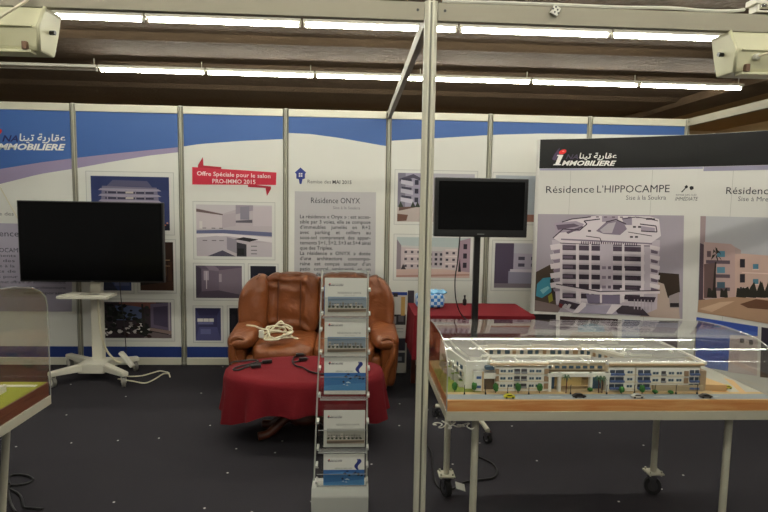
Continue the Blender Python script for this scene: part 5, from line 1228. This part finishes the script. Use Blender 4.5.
def leaflet(k, zt):
    hgt = .194; x0 = -.090; cut = max(0, .144-(zt-hgt)); o = Vector((BX+x0+.002, BY+.004, zt-hgt+.002))
    t2 = thing('leaflet', BLAB[k], 'leaflet', (BX, BY+.004, zt-hgt+cut), 0, 'leaflets in the acrylic stand')
    w_, v_ = .214, Vector((0, math.sin(tilt), math.cos(tilt)))
    b = BM(); A = [Vector((x0+.002+a*w_, 0, 0))+v_*c_ for a, c_ in ((0, 0), (1, 0), (1, hgt-cut), (0, hgt-cut))]; n = Vector((0, math.cos(tilt), -math.sin(tilt)))*.003
    F_ = [b.verts.new(q) for q in A]; G = [b.verts.new(q+n) for q in A]; b.faces.new(F_); b.faces.new(G[::-1])
    for i in range(4): b.faces.new((F_[i], F_[(i+1) % 4], G[(i+1) % 4], G[i]))
    obj('paper', b, mat('leaflet_paper', (214, 214, 206), .4), t2)
    c = Canvas(frame(Vector((x0+.002, 0, 0))-v_*cut, (1, 0, 0), v_, -n.normalized()), None, .0005)
    H = hgt
    def lg(x, y, W):
        c.poly([(x, y+.006), (x+.007, y+.013), (x+.010, y+.006), (x+.006, y+.003)], (60, 52, 84)); c.disc(x+.009, y+.012, .004, (204, 52, 46), .003); c.poly([(x+.005, y), (x+.008, y+.008), (x+.013, y+.009), (x+.010, y)], (40, 36, 44)); c.text('MMOBILIERE', (x+.012, y+.001), (x+W, y+.001), (70, 66, 76), .007, shear=.3, bold=.02); c.text(ARABIC, (x+.02, y+.009), (x+W, y+.009), (110, 106, 112), .006)
    if k in (0, 1, 3):
        c.rect(.0, 0, w_, H, (208, 208, 200)); lg(.017, H-.042, .078)
        c.text('RÉSIDENCE ONYX', (.066, H-.080), (.186, H-.080), (84, 82, 84), .009); c.text('SISE À LA SOUKRA', (.10, H-.090), (.155, H-.090), (140, 138, 136), .004)
        a, e, lo, hi = .016, w_-.003, .020, .098
        sky = (150, 162, 176) if k < 2 else (172, 170, 160)
        c.rect(a, lo, e, hi, sky); c.poly([(a, hi), (a, hi-.02), (e, hi-.012), (e, hi)], (112, 134, 160) if k < 2 else (160, 160, 152))
        rs = random.Random(k)
        for q in range(13):
            x = a+.006+q*.0132; top = hi-.024-.02*abs(math.sin(q*1.9))
            c.rect(x, lo+.022, x+.011, top, rs.choice([(214, 206, 194), (186, 180, 172), (226, 220, 210), (150, 146, 142)]))
            for r_ in range(2): c.rect(x+.002, lo+.028+r_*.012, x+.005, lo+.034+r_*.012, (76, 72, 74)); c.rect(x+.007, lo+.028+r_*.012, x+.0095, lo+.034+r_*.012, (84, 80, 82))
        for q in range(9): c.disc(a+.008+q*.021, lo+.026, .006, (60, 66, 52), .007)
        c.poly([(a, lo), (a, lo+.022), (e, lo+.02), (e, lo)], (164, 146, 126)); c.poly([(a, lo), (a, lo+.012), (e, lo+.016), (e, lo+.008), (a+.05, lo)], (112, 98, 86)); c.poly([(a, lo+.018), (e, lo+.019), (e, lo+.022), (a, lo+.022)], (206, 200, 190))
        for q in range(7): c.rect(.03+q*.025, .016, .048+q*.025, .0175, (172, 170, 168))
    else:
        c.rect(0, 0, w_, H, (222, 222, 214)); lg(.02, H-.04, .078)
        c.text('RÉSIDENCE L’HIPPOCAMPE', (.06, H-.078), (.15, H-.078), (100, 98, 104), .007); c.text('LA SOUKRA', (.09, H-.09), (.13, H-.09), (170, 168, 168), .004)
        # blue sea horse
        pts = []
        for q in range(15):
            f_ = q/14; pts.append((.178+.010*math.sin(f_*7+.4)*(1-.3*f_), H-.025-.066*f_))
        L_, R_ = [], []
        for q, (x, y) in enumerate(pts): w2 = .0085*math.sin(PI*min(1, .18+q/14*.82))**.7*(1-.45*q/14)*1.3+.002; L_.append((x-w2, y)); R_.append((x+w2, y))
        for q in range(14): c.poly([L_[q], R_[q], R_[q+1], L_[q+1]], (40, 52, 120))
        c.poly([(.186, H-.026), (.196, H-.033), (.186, H-.038)], (40, 52, 120)); c.disc(.177, H-.093, .006, (40, 52, 120)); c.disc(.177, H-.093, .003, (222, 222, 214)); c.disc(.180, H-.03, .0016, (222, 222, 214))
        c.rect(.0, .02, w_, .112, (66, 122, 178)); c.poly([(0, .02), (w_, .02), (w_, .06), (0, .045)], (84, 142, 194)); c.poly([(0, .112), (0, .09), (.1, .1), (w_, .084), (w_, .112)], (52, 100, 158))
        rs = random.Random(9)
        for q in range(9):
            x, y = .1+rs.random()*.1, .078+rs.random()*.03
            c.poly([(x, y), (x+.012, y+.006), (x+.02, y+.001), (x+.011, y-.004)], (26, 40, 66))
        for q in range(6): x, y = .09+rs.random()*.05, .045+rs.random()*.02; c.poly([(x, y), (x+.01, y+.004), (x+.014, y-.002)], (206, 222, 230))
        c.disc(.1, .065, .006, (40, 60, 92))
        for q in range(7): c.rect(.03+q*.022, .008, .046+q*.022, .0095, (176, 176, 174))
    if cut: c.items = [(p_, q, a, w2) for p_, q, a, w2 in c.items]
    o = c.build('cover_print', t2)
    if cut:
        bm = bmesh.new(); bm.from_mesh(o.data); bmesh.ops.bisect_plane(bm, geom=bm.verts[:]+bm.edges[:]+bm.faces[:], plane_co=(0, 0, .0005), plane_no=(0, 0, 1), clear_inner=True); bm.to_mesh(o.data); bm.free()
for k, zt in enumerate(ZT_): leaflet(k, zt)
t2 = thing('leaflet', 'blue leaflet edge peeking out behind the topmost leaflet of the acrylic stand', 'leaflet', (BX, BY+.030, 1.045), 0, 'leaflets in the acrylic stand')
b = BM(); box(b, -.093, 0, 0, .09, .004, .15); obj('paper', b, mat('blue_leaflet', (46, 84, 150), .4), t2)

# ------------------------------------------------------------------ floodlights under the beam, with the cable on top of it
def flood(x, label, flip):
    t = thing('floodlight', label, 'floodlight', (x, -2.955, 2.335)); f = flip
    W, H = .165, .095
    def ring(w_, h0, h1, y): return [(-w_, y, h0), (w_, y, h0), (w_, y, h1), (-w_, y, h1)]
    # outline from the top rim (wide) to the bottom (narrow); the back is folded along a ridge
    SEC = [(.088, .168, -.005, .13), (.080, .160, -.018, .128), (.004, .150, -.042, .122), (-.004, .149, -.042, .121), (-.080, .137, -.018, .112), (-.092, .134, -.008, .11)]
    b = BM(); V = [[b.verts.new(q) for q in ((-w_, y0, z), (w_, y0, z), (w_, y1, z), (-w_, y1, z))] for z, w_, y0, y1 in SEC]
    for A, B_ in zip(V, V[1:]):
        for i in range(4): b.faces.new((A[i], A[(i+1) % 4], B_[(i+1) % 4], B_[i]))
    b.faces.new(V[0]); b.faces.new(V[-1][::-1]); bmesh.ops.bevel(b, geom=b.edges[:], offset=.003, segments=2, affect='EDGES'); obj('housing', b, cream, t)
    for s_ in (-1, 1):
        b = BM(); tube(b, [(s_*.163, -.012, .088), (s_*.150, -.046, 0), (s_*.134, -.014, -.092)], .008, 8); obj('edge_rib', b, cream, t, True)
    b = BM(); box(b, -.125, -.05, -.004, .125, -.040, .006, .003); obj('ridge', b, cream, t)
    b = BM(); box(b, -.105, -.030, -.104, .105, .02, -.0925, .003); obj('bottom_lip', b, cream, t)
    b = BM(); box(b, -.13, .131, -.06, .13, .134, .07); obj('front_glass', b, mat('flood_glass', (150, 154, 150), .1), t)
    for s_ in (-1, 1):
        b = BM(); cyl(b, (s_*(W-.02), .05, .0), (s_*(W+.006), .05, .0), .010, 10); obj('pivot_bolt', b, black_pl, t)
        b = BM(); box(b, s_*.085-.010, -.040, -.094, s_*.085+.010, -.018, -.060, .003); obj('latch', b, mat('rusty_latch', (110, 84, 66), .5, .4), t)
    b = BM(); lathe(b, [(.014, 0), (.014, .02), (.009, .026)], 12); bmesh.ops.transform(b, matrix=Matrix.Translation((f*-.055, -.036, -.03)) @ Matrix.Rotation(PI/2, 4, 'X'), verts=b.verts); obj('cable_gland', b, white_pl, t)
    b = BM(); cable(b, [(f*-.055, -.06, -.03), (f*-.03, -.085, -.022), (f*.03, -.085, .025), (f*.08, -.065, .07), (f*.11, -.04, .11), (f*.12, -.026, .168)], .0065); obj('cable', b, ivory, t)
    b = BM(); 
    box(b, -.06, -.03, .170, .06, .03, .178, .002); box(b, -.055, -.028, .172, -.045, .028, .205); box(b, .045, -.028, .172, .055, .028, .205); box(b, -.07, -.035, .205, .07, .035, .232, .005)
    obj('mount_box', b, white_paint, t)
    for s_ in (-.03, .005, .04):
        b = BM(); puff(b, (s_, -.036, .196), (.014, .008, .008), .8, .8, 12, 8); obj('terminal', b, chrome, t, True)
    return t
flood(1.16, 'cream floodlight hanging under the beam at the top left corner', 1)
flood(4.50, 'cream floodlight hanging under the beam at the top right corner', 1)
b = BM(); zb = 2.5005
pts = [(3.02, -2.967, zb+.007), (3.2, -2.968, zb+.008), (3.5, -2.966, zb+.010), (3.8, -2.968, zb+.008), (4.05, -2.967, zb+.013), (4.2, -2.966, zb+.008), (4.33, -2.966, zb+.010), (4.40, -2.96, zb+.02)]
cable(b, pts, .0075); tag(obj('beam_cable', b, white_pl), 'white cable lying along the top of the beam right of the front post', 'cable')
t = thing('cable_clip', 'small white spotted terminal block hanging on the front of the beam', 'terminal block', (3.52, -2.985, 2.478))
b = BM(); box(b, -.018, -.006, -.02, .018, .006, .02, .003); bmesh.ops.rotate(b, verts=b.verts, matrix=Matrix.Rotation(.5, 3, 'Y')); obj('block', b, white_pl, t)
for (x, z) in ((-.012, .006), (.0, .014), (.008, .002), (-.004, -.008), (.012, -.012)):
    b = BM(); cyl(b, (x, -.0075, z), (x, -.005, z), .0042, 8); obj('screw_hole', b, black_pl, t)
